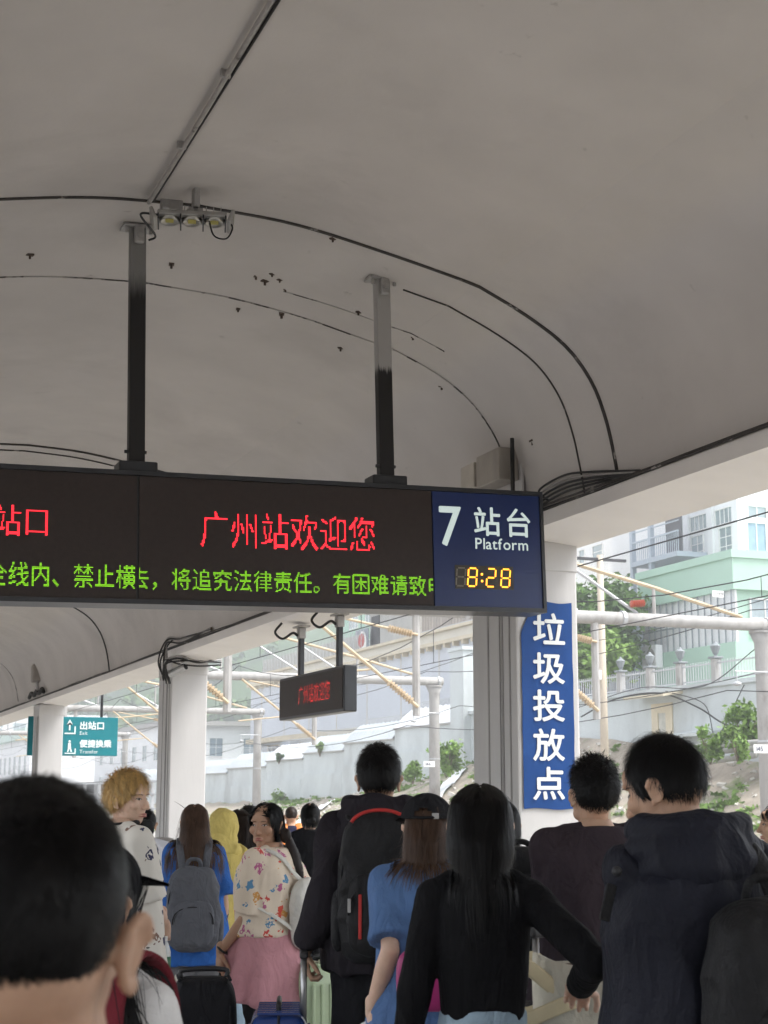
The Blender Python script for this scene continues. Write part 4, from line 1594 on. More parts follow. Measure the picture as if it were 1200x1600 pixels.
def head_shape(fem, fine):
    """a head in its own frame: ear level at z=0, face towards +y"""
    mb = MB()
    mb.ell((0, -.018, .038), (.074, .094, .083), nu=28, nv=20)
    mb.ell((0, -.03, .0), (.066, .078, .075), nu=24, nv=16)
    k = .94 if fem else 1.0
    mb.ell((0, .022, -.015), (.064 * k, .066, .088), nu=24, nv=16)
    mb.ell((0, .026, -.068), (.052 * k, .050, .044), nu=20, nv=14)
    mb.ell((0, .058, -.100), (.024 * k, .022, .018))
    for s in (-1, 1):
        mb.ell((s * .040, .056, -.020), (.026, .026, .026))      # cheek
        mb.ell((s * .046, .012, -.072), (.014, .034, .022))      # jaw corner
        mb.ell((s * .027, .074, .030), (.026, .014, .009))       # brow
        mb.ell((s * .013, .094, -.038), (.009, .011, .008))      # nostril wing
    mb.ell((0, .072, .045), (.045, .018, .035))                  # forehead
    mb.limb([(0, .083, .016), (0, .094, -.012), (0, .104, -.034)], [.009, .009, .0125], 10)
    mb.ell((0, .078, -.068), (.024, .016, .012))                 # mouth mound
    # ears: dished shell with rim and lobe
    for s in (-1, 1):
        R_ = rotm(0, s * 9, s * -28)
        c = np.array((s * .082, -.014, -.006))
        pts = []
        for i in range(13):
            a = math.pi * (-.42 + 1.42 * i / 12)
            pts.append(c + R_ @ np.array((s * .006, -.017 * math.sin(a) - .004, .030 * math.cos(a) + .002 if False else .029 * math.cos(a))))
        mb.tube(pts, [.006] * 12 + [.0045], 8)
        mb.ell(c + R_ @ np.array((0, -.002, 0)), (.0055, .016, .027), R_)
        mb.ell(c + R_ @ np.array((s * .001, .004, -.028)), (.006, .009, .010), R_)
    mb.limb([(0, -.022, -.03), (0, -.026, -.09), (0, -.036, -.17)], [.058, .053, .056] if not fem else [.052, .046, .049], 14)
    return melt(mb, .0042 if fine else .006, 5 if fine else 4, 'head')


HEADS = {}


def get_head(fem, fine):
    k = (fem, fine)
    if k not in HEADS:
        me = head_shape(fem, fine)
        co = np.zeros(len(me.vertices) * 3)
        me.vertices.foreach_get('co', co)
        bvh = BVHTree.FromPolygons([v.co for v in me.vertices], [tuple(p.vertices) for p in me.polygons])
        HEADS[k] = (me, co.reshape(-1, 3), bvh)
    return HEADS[k]


def hand_shape(w, d, n, side, curl=.5, spread=1.0):
    """hand from wrist w along d with palm facing n; side=+1 thumb towards +lateral"""
    w, d, n = (np.array(x, float) for x in (w, d, n))
    d /= np.linalg.norm(d)
    n = n - d * (n @ d)
    n /= np.linalg.norm(n)
    lat = np.cross(d, n) * side
    Rm = np.column_stack([lat, n, d])
    mb = MB()
    mb.limb([w - d * .03, w + d * .015], [.025, .023], 10)
    mb.ell(w + d * .052, (.040, .016, .052), Rm, e=2.6)
    for i, (o, L) in enumerate(((.029, .066), (.010, .076), (-.010, .070), (-.028, .054))):
        p = w + d * (.090 - .004 * abs(i - 1)) + lat * o
        a = .15 + .05 * i
        P, Rr = [p - d * .02], [.0098]
        for sg, fr in enumerate((.45, .32, .25)):
            a += curl * (.85 if sg else .6)
            dd = d * math.cos(a) + n * math.sin(a) + lat * (o * 1.8 * spread)
            P.append(P[-1] + dd / np.linalg.norm(dd) * L * fr + (d * .02 if sg == 0 else 0))
            Rr.append((.0092, .0085, .0072)[sg])
        mb.limb(P, Rr, 8)
    p = w + d * .022 + lat * .026
    P = [p, p + (d * .6 + lat * .75 + n * .25) * .034, p + (d * .6 + lat * .75 + n * .25) * .034 + (d * .85 + lat * .25 + n * (.2 + curl * .5)) * .030]
    P.append(P[-1] + (d * .9 + n * (.2 + curl * .5)) * .022)
    mb.limb(P, [.015, .0115, .0100, .0082], 8)
    return melt(mb, .0040, 3, 'hand')


TORSO_M = [(.80, .155, .11, 0), (.90, .168, .118, -.005), (1.0, .152, .105, 0), (1.08, .143, .100, 0), (1.2, .158, .112, -.003), (1.3, .168, .118, -.008),
           (1.37, .163, .108, -.014), (1.42, .135, .088, -.018), (1.455, .085, .070, -.022), (1.50, .058, .060, -.022)]
TORSO_F = [(.80, .160, .115, 0), (.90, .172, .122, -.01), (1.0, .140, .100, 0), (1.08, .124, .092, 0), (1.2, .140, .108, .002), (1.3, .148, .110, -.004),
           (1.37, .146, .098, -.012), (1.42, .120, .082, -.018), (1.455, .075, .064, -.022), (1.50, .051, .053, -.022)]


class Person:
    pass


def ribbons(mb, P, w, out):
    """many flat tapered strips: P (N,k,3), out (N,3) the direction they lie against"""
    N, k = P.shape[:2]
    T = np.gradient(P, axis=1)
    S = np.cross(T, out[:, None, :])
    S /= np.linalg.norm(S, axis=2)[:, :, None] + 1e-9
    ww = (w * np.array([1.0 - .85 * (i / (k - 1)) ** 2 for i in range(k)]) * .5)[None, :, None]
    V = np.concatenate([P - S * ww, P + S * ww], axis=1).reshape(-1, 3)
    i = np.arange(k - 1)
    f = np.stack([i, i + 1, k + i + 1, k + i], axis=1)
    F = (f[None] + (np.arange(N) * 2 * k)[:, None, None]).reshape(-1, 4)
    mb.add(V, F)


def hairline(q, line):
    """height of scalp points above the hairline (head frame)"""
    az = np.abs(np.degrees(np.arctan2(q[..., 0], q[..., 1])))
    return q[..., 2] - np.interp(az, [0, 38, 52, 70, 82, 95, 108, 125, 150, 180], line)


LINE_SHORT = [.078, .072, .050, .030, .022, .036, .022, -.040, -.058, -.060]
LINE_FADE = [.078, .072, .050, .034, .034, .050, .046, .002, -.050, -.068]
LINE_LONG = [.080, .070, .045, .00, -.03, -.04, -.05, -.07, -.08, -.08]
SK = np.array((.076, .096, .086))
SC0 = np.array((0, -.018, .030))


def make_hair(p, hair, mats):
    """hair child: shell over the scalp plus many separate strands"""
    style = hair['style']
    short = style in ('short', 'fade')
    rng = np.random.default_rng(hair.get('seed', 1))
    line = hair.get('line', LINE_SHORT if short else LINE_LONG)
    thick = hair.get('thick', .012)
    Hm = np.array(p.Hm)
    Rm, tm = Hm[:3, :3], Hm[:3, 3]
    mb = MB()

    def surf(d):
        return SC0 + d / np.linalg.norm(d / SK, axis=-1)[..., None]

    ramp, shf = (.085 if style == 'fade' else .06 if short else .035), (1.0 if short else .55)

    def depth(h, d):
        return thick * np.clip((h + .002) / ramp, 0, 1) ** .6, hair.get('top', 0.0) * np.clip(d[..., 2], 0, 1) ** 1.5
    nu, nv = 56, 30
    ph = np.radians(90 - 150 * np.arange(nv) / (nv - 1))[:, None]
    th = (2 * math.pi * np.arange(nu) / nu)[None, :]
    d = np.stack([np.cos(ph) * np.cos(th), np.cos(ph) * np.sin(th), np.sin(ph) * np.ones_like(th)], axis=-1)
    q = surf(d)
    h = hairline(q, line)
    tk, up = depth(h, d)
    nz = np.array([[mnoise.noise((x * 30).tolist()) for x in row] for row in q])
    V = q + d * (tk * (.85 + .4 * nz) * shf - .0015)[..., None]
    V[..., 2] += up
    FF = []
    for i in range(nv - 1):
        for j in range(nu):
            j2 = (j + 1) % nu
            if min(h[i, j], h[i, j2], h[i + 1, j2], h[i + 1, j]) > .004:
                FF.append((i * nu + j, (i + 1) * nu + j, (i + 1) * nu + j2, i * nu + j2))
    mb.add(V.reshape(-1, 3) @ Rm.T + tm, FF)
    # strands
    n = hair.get('n', 1800)
    L = hair.get('len', .03)
    wdt = hair.get('w', .0032)
    lift = hair.get('lift', .35)
    d = rng.normal(size=(n * 4, 3))
    d /= np.linalg.norm(d, axis=1)[:, None]
    q = surf(d)
    h = hairline(q, line)
    h = h + rng.normal(size=len(h)) * .006 + .004
    keep = (h > 0) & (d[:, 2] > -.80)
    d, q, h = d[keep][:n], q[keep][:n], h[keep][:n]
    n = len(d)
    tk, up = depth(h, d)
    root = q + d * (tk * (.55 if short else .8))[:, None]
    root[:, 2] += up
    nrm = d / SK ** 2
    nrm /= np.linalg.norm(nrm, axis=1)[:, None]
    if short:
        zt = np.clip(d[:, 2], 0, 1)
        flow = np.stack([d[:, 0] * .9, d[:, 1] * .5 + hair.get('fwd', .5) * zt, -1.0 + .75 * zt], axis=1)
        flow += rng.normal(size=(n, 3)) * hair.get('mess', .25)
        flow -= nrm * np.sum(flow * nrm, axis=1)[:, None]
        flow /= np.linalg.norm(flow, axis=1)[:, None] + 1e-9
        l = L * (.6 + .7 * rng.random(n))
        if style == 'fade':
            l *= np.interp(h, [0, .05, .10], [.25, .5, 1])
        else:
            l *= np.interp(h, [0, .03, .06], [.4, .6, 1])
        lf = lift * (.4 + rng.random(n)) * (.4 + .8 * zt)
        P = [root]
        for s_ in (1, 2, 3):
            f = s_ / 3
            P.append(root + flow * (l * f)[:, None] + nrm * (lf * l * math.sin(f * 2.2))[:, None] + rng.normal(size=(n, 3)) * (l * .05)[:, None])
        P = np.stack(P, axis=1) @ Rm.T + tm
        ribbons(mb, P, wdt, nrm @ Rm.T)
    else:
        P, ln = grow_long(p, hair, root, rng)
        out = (nrm + np.array((0, -.3, 0))) @ Rm.T
        for k in np.unique(ln):
            if k > 3:
                m_ = ln == k
                ribbons(mb, P[m_][:, :k], wdt * 1.3, out[m_])
    return mb.build('hair', mats, p.root, smooth=True, local=True)


def torso_push(p, q, pad):
    """move points out of the clothed torso and shoulders"""
    z = q[:, 2]
    rx = np.interp(z, p.tz, p.trx) + pad
    ry = np.interp(z, p.tz, p.try_) + pad
    cy = np.interp(z, p.tz, p.tcy)
    k = np.hypot(q[:, 0] / rx, (q[:, 1] - cy) / ry)
    m = (z > .78) & (z < 1.47) & (k < 1)
    k = np.maximum(k, .05)
    q = q.copy()
    q[m, 0] = (q[:, 0] / k)[m]
    q[m, 1] = (cy + (q[:, 1] - cy) / k)[m]
    for sx in (-1, 1):
        c = np.array((sx * p.shx * .8, -.015, 1.40))
        dv = q - c
        r = .062 + pad
        Ld = np.linalg.norm(dv, axis=1)
        m = Ld < r
        q[m] = (c + dv / (Ld + 1e-9)[:, None] * r[:, None])[m]
    return q


def grow_long(p, hair, root, rng):
    """strands that follow the skull, then hang over neck, shoulders and back (all at once)"""
    Hm = np.array(p.Hm)
    Rm, tm = Hm[:3, :3], Hm[:3, 3]
    n = len(root)
    rad = SK[None] + (hair.get('thick', .012) * (.75 + .5 * rng.random(n)))[:, None]
    lv = hair.get('lv', .07)
    L = hair['len'] * (1 - lv + 2 * lv * rng.random(n))
    L = np.where((rng.random(n) < hair.get('tail', 0.0)) & (np.abs(root[:, 0]) < .035), L * (1.2 + .5 * rng.random(n)), L)
    st = .018
    ln = (L / st).astype(int)
    K = int(ln.max())
    part = hair.get('part', 0.0)
    gap = hair.get('gap', .05) + .02
    nr = hair.get('neck', .070)
    gather = hair.get('gather', .0)
    wob = rng.normal(size=(n, 3)) * hair.get('wob', .0022) * np.where(rng.random(n) < .05, 2.6, 1.0)[:, None]
    pad = .010 + .014 * rng.random(n)
    q = root.copy()
    P = []
    for i in range(K):
        P.append(q @ Rm.T + tm)
        z = q[:, 2]
        go = np.stack([np.sign(q[:, 0] - part) * 3.5 * np.clip(z - .06, 0, 1), np.where(z > -.02, -.45, -.02), np.where(z > .09, -.25, -1.0)], axis=1)
        go /= np.linalg.norm(go, axis=1)[:, None]
        q = q + go * st + (wob if i > 4 else 0)
        if gather:
            q[:, 0] *= np.where(z < -.05, 1 - gather, 1)
        e = (q - SC0) / rad
        k = np.linalg.norm(e, axis=1)
        m = (k < 1) & (q[:, 2] > -.07)
        q[m] = (SC0 + e / np.maximum(k, 1e-6)[:, None] * rad)[m]
        m = (q[:, 1] > .02) & (np.abs(q[:, 0]) < gap) & (q[:, 2] < .06)
        q[m, 0] = np.where(q[m, 0] >= 0, gap, -gap)
        k2 = np.hypot(q[:, 0], q[:, 1] + .03)
        m = (q[:, 2] < -.03) & (q[:, 2] > -.16) & (k2 < nr)
        q[m, 0] = (q[:, 0] / k2 * nr)[m]
        q[m, 1] = (-.03 + (q[:, 1] + .03) / k2 * nr)[m]
        w_ = torso_push(p, q @ Rm.T + tm, pad)
        q = (w_ - tm) @ Rm
    return np.stack(P, axis=1), ln


def person(label, u, v, D, heading, fem=False, w=1.0, head=(0, 0, 0), hf=.02, arms=None, shirt=None, pants=None, hair=None, skin=None,
           fine=False, group='passengers on the platform', vox=.009, face=True, stride=.12, H=None, hood=None):
    """build one person: root Empty at the feet; body, clothes and hair are its children.
    arms: {'L': (elbow, wrist, hand_dir, palm, curl)} in view coordinates (right, away, height in metres)."""
    p = Person()
    top = at(u, v, D=D)
    H = H or top[2]
    s = H / 1.72
    p.s = s
    p.fem, p.fine = fem, fine
    yaw = -R(heading)
    # the head, not the feet, stands under the measured point
    px = top[0] - hf * s * math.sin(R(heading))
    py = top[1] - hf * s * math.cos(R(heading))
    p.root = thing('person', label, 'person', (px, py, 0), (0, 0, yaw), group)
    p.root.scale = (s, s, s)
    WORLD[p.root] = WORLD[p.root] @ Matrix.Diagonal((s, s, s, 1))
    vy = math.atan2(top[0], top[1])            # direction of the view ray

    def loc(a):
        """view coordinates relative to the head axis -> local"""
        x, y, z = a
        wx = math.cos(vy) * x + math.sin(vy) * y
        wy = -math.sin(vy) * x + math.cos(vy) * y
        c, sn = math.cos(-yaw), math.sin(-yaw)
        return np.array((c * wx - sn * wy, sn * wx + c * wy, z)) / s
    p.loc = loc

    def locd(a):
        q = loc(a) * s
        return q
    sk = skin or m_skin
    T = [(z, rx * w, ry * (.5 + .5 * w), cy) for z, rx, ry, cy in (TORSO_F if fem else TORSO_M)]
    shx = (.146 if fem else .176) * (.6 + .4 * w)
    p.shx = shx
    tk = .88 if fem else 1.0
    # head placement
    p.Hm = Matrix.Translation((0, hf, 1.585)) @ Euler((R(head[1]), R(head[2]), R(-head[0]))).to_matrix().to_4x4()
    # arms
    A = {}
    for side, sx in (('L', -1), ('R', 1)):
        sh = np.array((sx * shx, -.014, 1.400))
        if arms and side in arms:
            a = arms[side]
            el, wr = loc(a[0]), loc(a[1])
            # keep the limb lengths human
            ua, fa = .285 * (.95 if fem else 1), .255 * (.95 if fem else 1)
            el = sh + (el - sh) / np.linalg.norm(el - sh) * ua
            wr = el + (wr - el) / np.linalg.norm(wr - el) * fa
            hd = locd(a[2]) if len(a) > 2 and a[2] is not None else (wr - el)
            pn = locd(a[3]) if len(a) > 3 and a[3] is not None else np.array((-sx, 0, 0))
            cu = a[4] if len(a) > 4 else .5
        else:
            el = np.array((sx * (shx + .045), -.03, 1.125))
            wr = np.array((sx * (shx + .055), .03, .88))
            hd, pn, cu = np.array((0, .1, -1)), np.array((-sx, 0, 0)), .45
        A[side] = (sh, el, wr, hd, pn, cu)
    p.A = A
    # ---- body
    mb = MB()
    mb.loft([(0, cy, z, rx * .97, ry * .97, 2.3) for z, rx, ry, cy in T], 24)
    for side, sx in (('L', -1), ('R', 1)):
        sh, el, wr, hd, pn, cu = A[side]
        mb.limb([(sx * .05, -.02, 1.44), sh + (-sx * .02, 0, -.015)], [.024, .036 * tk])
        mb.limb([sh, sh + (el - sh) * .5, el], [.044 * tk, .043 * tk, .038 * tk])
        mb.limb([el, el + (wr - el) * .3, wr], [.040 * tk, .042 * tk, .027 * tk])
        f = stride * sx
        mb.limb([(sx * .088, 0, .86), (sx * .092, f * .5 + .01, .47), (sx * .09, f - .02, .09)], [.088, .054, .038])
        mb.ell((sx * .092, f + .045, .045), (.040, .115, .045))
    meshes = [melt(mb, vox * 1.15, 3, 'body')]
    hm = get_head(fem, fine)[0].copy()
    hm.transform(p.Hm)
    meshes.append(hm)
    if vox < .012:
        for side, sx in (('L', -1), ('R', 1)):
            sh, el, wr, hd, pn, cu = A[side]
            meshes.append(hand_shape(wr, hd, pn, -sx, cu))
    me = join(meshes, 'body')
    p.body = link('body', me, sk, p.root, local=True)
    # ---- face
    if face:
        bvh = get_head(fem, fine)[2]

        def fy(x, z):
            h = bvh.ray_cast(Vector((x, .3, z)), Vector((0, -1, 0)))
            return h[0].y if h[0] else .08
        for sx in (-1, 1):
            x, z = sx * .031, .004
            y = fy(x, z)
            yo = fy(sx * .043, z)
            ang = math.atan2(yo - y, .012) * 1.0
            rz = np.array(Matrix.Rotation(ang * sx, 3, 'Z'))
            mb = MB().ell((x, y - .0035, z), (.0135, .0062, .0044), rz)
            mb.xform(p.Hm)
            e = mb.build('eye', m_eyew, p.root, smooth=True, local=True)
            mb = MB().ell((x + .001, y + .0008, z - .0002), (.0062, .0032, .0046))
            mb.xform(p.Hm)
            mb.build('iris', m_iris, e, smooth=True, local=True)
            mb = MB()
            P = [(x + sx * dx, fy(x + sx * dx, z + dz) + .0008, z + dz) for dx, dz in ((-.0135, -.0005), (-.007, .0046), (0, .0058), (.008, .0045), (.0155, .000))]
            mb.tube(smooth_curve(P, 3), .0013, 5)
            mb.xform(p.Hm)
            mb.build('eyelid', m_hair_b, e, smooth=True, local=True)
            mb = MB()
            P = [(x + sx * dx, fy(x + sx * dx, z + dz) + .0005, z + dz) for dx, dz in ((-.016, .0195), (-.004, .0225), (.008, .0225), (.020, .0175))]
            mb.tube(smooth_curve(P, 3), [.0024] * 6 + [.002, .0018, .0016, .001], 6, flat=(1, .6))
            mb.xform(p.Hm)
            mb.build('eyebrow', hair.get('brow', m_hair_b) if hair else m_hair_b, p.root, smooth=True, local=True)
        for zc, hh in ((-.0645, .0042), (-.0735, .0052)):
            P = [(dx, fy(dx, zc) - .0012 + .0015 * (1 - abs(dx) / .022), zc + (.002 if abs(dx) < .004 and zc > -.07 else 0) - .1 * abs(dx) * (zc + .069) * 8)
                 for dx in np.linspace(-.022, .022, 9)]
            mb = MB().tube(P, [hh * q for q in (.25, .6, .85, .97, 1, .97, .85, .6, .25)], 8)
            mb.xform(p.Hm)
            mb.build('lip', m_lip, p.root, smooth=True, local=True)
    # ---- trousers
    pt = pants or {}
    if pt is not False:
        mb = MB()
        ll = pt.get('loose', .012)
        hz = pt.get('top', 1.0)
        mb.loft([(0, np.interp(z, [t[0] for t in T], [t[3] for t in T]), z, np.interp(z, [t[0] for t in T], [t[1] for t in T]) + ll,
                  np.interp(z, [t[0] for t in T], [t[2] for t in T]) + ll, 2.3) for z in (.78, .86, .92, .97, hz)], 24)
        for sx in (-1, 1):
            f = stride * sx
            mb.limb([(sx * .088, 0, .84), (sx * .094, f * .5 + .01, .47), (sx * .095, f - .02, .10)], [.096 + ll, .066 + ll, .055 + ll * 1.4])
        me = melt(mb, vox * 1.2, 4, 'trousers')
        ripple(me, .006, 9, (1, 1, .5), seed=u)
        link('trousers', me, pt.get('m', cloth('black trousers', (.014, .014, .016))), p.root, local=True)
        for sx in (-1, 1):
            f = stride * sx
            mb = MB().ell((sx * .094, f + .04, .05), (.046, .13, .055), e=2.6)
            mb.ell((sx * .094, f + .03, .018), (.05, .135, .022), e=3)
            mb.build('shoe', pt.get('shoe', cloth('shoe', (.10, .10, .10), .6)), p.root, smooth=True, local=True)
    # ---- shirt
    sh_ = shirt or {}
    lo = sh_.get('loose', .02)
    hem = sh_.get('hem', .90)
    zz = [t[0] for t in T]
    mb = MB()
    rings = []
    zs = [z for z in (hem, hem + .04, 1.0, 1.08, 1.2, 1.3, 1.37, 1.42, 1.455) if z >= hem]
    nk = sh_.get('neck', 1.468)
    for z in sorted(set(zs + [nk])):
        if z > nk:
            continue
        fl = lo * (1 + sh_.get('flare', .8) * max(0, (1.25 - z) / .35)) if z < 1.36 else lo * (1 - (z - 1.36) / .3)
        bl = sh_.get('straight', .5)
        rx = np.interp(z, zz, [t[1] for t in T])
        ry = np.interp(z, zz, [t[2] for t in T])
        if z < 1.3:
            rx = rx * (1 - bl) + np.interp(1.3, zz, [t[1] for t in T]) * bl
            ry = ry * (1 - bl) + np.interp(1.3, zz, [t[2] for t in T]) * bl
        rings.append((0, np.interp(z, zz, [t[3] for t in T]) - .003, z, rx + fl, ry + fl, 2.4))
    mb.loft(rings, 28)
    p.tz = [r[2] for r in rings]
    p.trx = [r[3] for r in rings]
    p.try_ = [r[4] for r in rings]
    p.tcy = [r[1] for r in rings]
    sl = sh_.get('sleeve', .5)          # 0..2 : 1 = elbow, 2 = wrist
    so = sh_.get('sloose', .018)
    for side, sx in (('L', -1), ('R', 1)):
        s0, el, wr, hd, pn, cu = A[side]
        mb.limb([(sx * .055, -.022, 1.458), (sx * shx * .62, -.018, 1.432), s0 + (-sx * .006, 0, .0)], [.034, .042 + so * .2, .052 * tk + so * .35])
        r0, r1, r2 = .052 * tk + so * .45, .042 * tk + so * .85, .033 * tk + so * .75
        if sl <= 1:
            e = s0 + (el - s0) * sl
            mb.tube([s0 - (el - s0) * .1, s0, (s0 + e) / 2, e], [r0 * .8, r0, (r0 + r1) / 2, r1 + (.006 if sl < 1 else 0)], 16)
            mb.ell(s0, (r0, r0, r0))
        else:
            mb.limb([s0, (s0 + el) / 2, el], [r0, (r0 + r1) / 2, r1])
            e = el + (wr - el) * (sl - 1)
            mb.limb([el, (el + e) / 2], [r1, (r1 + r2) / 2])
            mb.tube([(el + e) / 2, el + (e - el) * .93, e], [(r1 + r2) / 2, r2 * 1.04, r2 * .86], 16)
    if sh_.get('turtle'):
        hh = np.array(p.Hm @ Vector((0, -.024, -.085)))
        mb.tube([(0, -.02, 1.43), (0, -.012, 1.475), hh], [.075, .066, .060], 16)
    me = melt(mb, vox, sh_.get('smooth', 5), 'shirt')
    ripple(me, sh_.get('fold', .006), sh_.get('fscale', 8), (1, 1, .55), seed=u * .37)
    p.shirt = link('shirt', me, sh_.get('m', cloth('dark tee', (.05, .05, .05))), p.root, local=True)
    # collar ring or hood
    if sh_.get('collar'):
        mb = MB()
        P = []
        for i in range(25):
            a = 2 * math.pi * i / 24
            P.append((.076 * math.sin(a) * (1.0 if not fem else .92), -.022 + .070 * math.cos(a) * .95, 1.450 - .012 * math.cos(a)))
        mb.tube(P, .009, 6, flat=(1, 1.8))
        mb.build('collar', sh_['m'], p.root, smooth=True, local=True)
    if hood:
        mb = MB()
        for k, (r1, z1, y1, th) in enumerate(((.098, 1.475, -.035, .040), (.112, 1.452, -.05, .038), (.108, 1.425, -.07, .036))):
            P, Q = [], []
            for i in range(29):
                a = 2 * math.pi * i / 28
                b = (1 - math.cos(a)) / 2              # 1 at the back
                P.append((r1 * 1.12 * math.sin(a) * hood, y1 + .02 + r1 * math.cos(a) * (.75 if k else .9), z1 + .02 - .05 * (1 - b) * k - .012 * b * k))
                Q.append(th * (.55 + .5 * b))
            mb.tube(P, Q, 10)
        mb.ell((0, -.125, 1.425), (.105 * hood, .055, .075))
        mb.ell((0, -.12, 1.38), (.08 * hood, .045, .07))
        me = melt(mb, vox * .85, 10, 'hood')
        ripple(me, .007, 10, (1, 1, 1), seed=u)
        link('hood', me, sh_['m'], p.root, local=True)
    # ---- hair
    if hair:
        make_hair(p, hair, hair.get('m', m_hair))
    return p

# ------------------------------------------------------------------ the passengers
PX_ = lambda D: D / FPX


def vz(v, D):
    """height of photo row v at depth D"""
    return 1.6 + (1240 - v) * D / FPX


def va(u, v, u0, D, away=0.0):
    """view coordinates of a photo point relative to a head axis at column u0"""
    return ((u - u0) * D / FPX, away, vz(v, D))


c_hoodie = cloth('charcoal hoodie', (.022, .019, .023))
c_blacknylon = mat('black nylon', (.013, .013, .014), .6, .2, 20, .3, 150, spec=.2, wr=.5)
c_sweater = cloth('black rib knit', (.008, .008, .009), bump=.5, bscale=70, stretch=(1, 1, .06))
c_bluetee = cloth('denim blue tee', (.085, .155, .31))
c_purple = cloth('faded plum tee', (.040, .030, .036))
c_navy = mat('navy jacket', (.011, .012, .020), .65, .25, 7, .3, 90, spec=.2, wr=.4)
c_bluesh = cloth('bright blue shirt', (.03, .115, .38))
c_greyjean = cloth('grey jeans', (.16, .16, .165))
c_ltjean = cloth('light jeans', (.30, .40, .48))
c_yellow = cloth('yellow jacket', (.62, .50, .16))
c_pink = cloth('dusty pink fleece', (.52, .26, .29))
c_white = cloth('white cotton', (.72, .71, .70))
c_cream = cloth('cream canvas', (.58, .55, .46))
c_greybag = cloth('grey backpack', (.10, .105, .12), .7)
c_navydress = cloth('navy dress', (.015, .018, .035))


def print_mat(name, base, spots, scale, thr=.22, seed=0.0):
    """cotton print: scattered motifs in several colours"""
    m = bpy.data.materials.new(name)
    m.use_nodes = True
    t = m.node_tree
    b = t.nodes['Principled BSDF']
    b.inputs['Roughness'].default_value = .85
    tc = t.nodes.new('ShaderNodeTexCoord')
    mp = t.nodes.new('ShaderNodeMapping')
    mp.inputs['Location'].default_value = (seed, seed * .7, seed * .3)
    t.links.new(tc.outputs['Object'], mp.inputs[0])
    n = t.nodes.new('ShaderNodeTexNoise')
    n.inputs['Scale'].default_value = scale * 2.5
    n.inputs['Detail'].default_value = 2
    t.links.new(mp.outputs[0], n.inputs['Vector'])
    mx = t.nodes.new('ShaderNodeMix')
    mx.data_type = 'RGBA'
    mx.blend_type = 'ADD'
    mx.inputs['Factor'].default_value = .09
    t.links.new(mp.outputs[0], mx.inputs['A'])
    t.links.new(n.outputs['Color'], mx.inputs['B'])
    vo = t.nodes.new('ShaderNodeTexVoronoi')
    vo.inputs['Scale'].default_value = scale
    t.links.new(mx.outputs['Result'], vo.inputs['Vector'])
    rp = t.nodes.new('ShaderNodeValToRGB')
    rp.color_ramp.interpolation = 'CONSTANT'
    el = rp.color_ramp.elements
    el[0].position = 0
    el[0].color = (*spots[0], 1)
    el[1].position = 1.0 / len(spots)
    el[1].color = (*spots[1 % len(spots)], 1)
    for i in range(2, len(spots)):
        e = el.new(i / len(spots))
        e.color = (*spots[i], 1)
    sp = t.nodes.new('ShaderNodeSeparateColor')
    t.links.new(vo.outputs['Color'], sp.inputs[0])
    t.links.new(sp.outputs[0], rp.inputs['Fac'])
    lt = t.nodes.new('ShaderNodeMath')
    lt.operation = 'LESS_THAN'
    lt.inputs[1].default_value = thr
    t.links.new(vo.outputs['Distance'], lt.inputs[0])
    # ring motifs: hollow out some
    gt = t.nodes.new('ShaderNodeMath')
    gt.operation = 'GREATER_THAN'
    gt.inputs[1].default_value = thr * .45
    t.links.new(vo.outputs['Distance'], gt.inputs[0])
    s2 = t.nodes.new('ShaderNodeMath')
    s2.operation = 'GREATER_THAN'
    s2.inputs[1].default_value = .55
    t.links.new(sp.outputs[1], s2.inputs[0])
    mxx = t.nodes.new('ShaderNodeMath')
    mxx.operation = 'MAXIMUM'
    t.links.new(gt.outputs[0], mxx.inputs[0])
    t.links.new(s2.outputs[0], mxx.inputs[1])
    mu = t.nodes.new('ShaderNodeMath')
    mu.operation = 'MULTIPLY'
    t.links.new(lt.outputs[0], mu.inputs[0])
    t.links.new(mxx.outputs[0], mu.inputs[1])
    m2 = t.nodes.new('ShaderNodeMix')
    m2.data_type = 'RGBA'
    t.links.new(mu.outputs[0], m2.inputs['Factor'])
    m2.inputs['A'].default_value = (*base, 1)
    t.links.new(rp.outputs[0], m2.inputs['B'])
    t.links.new(m2.outputs['Result'], b.inputs['Base Color'])
    return m


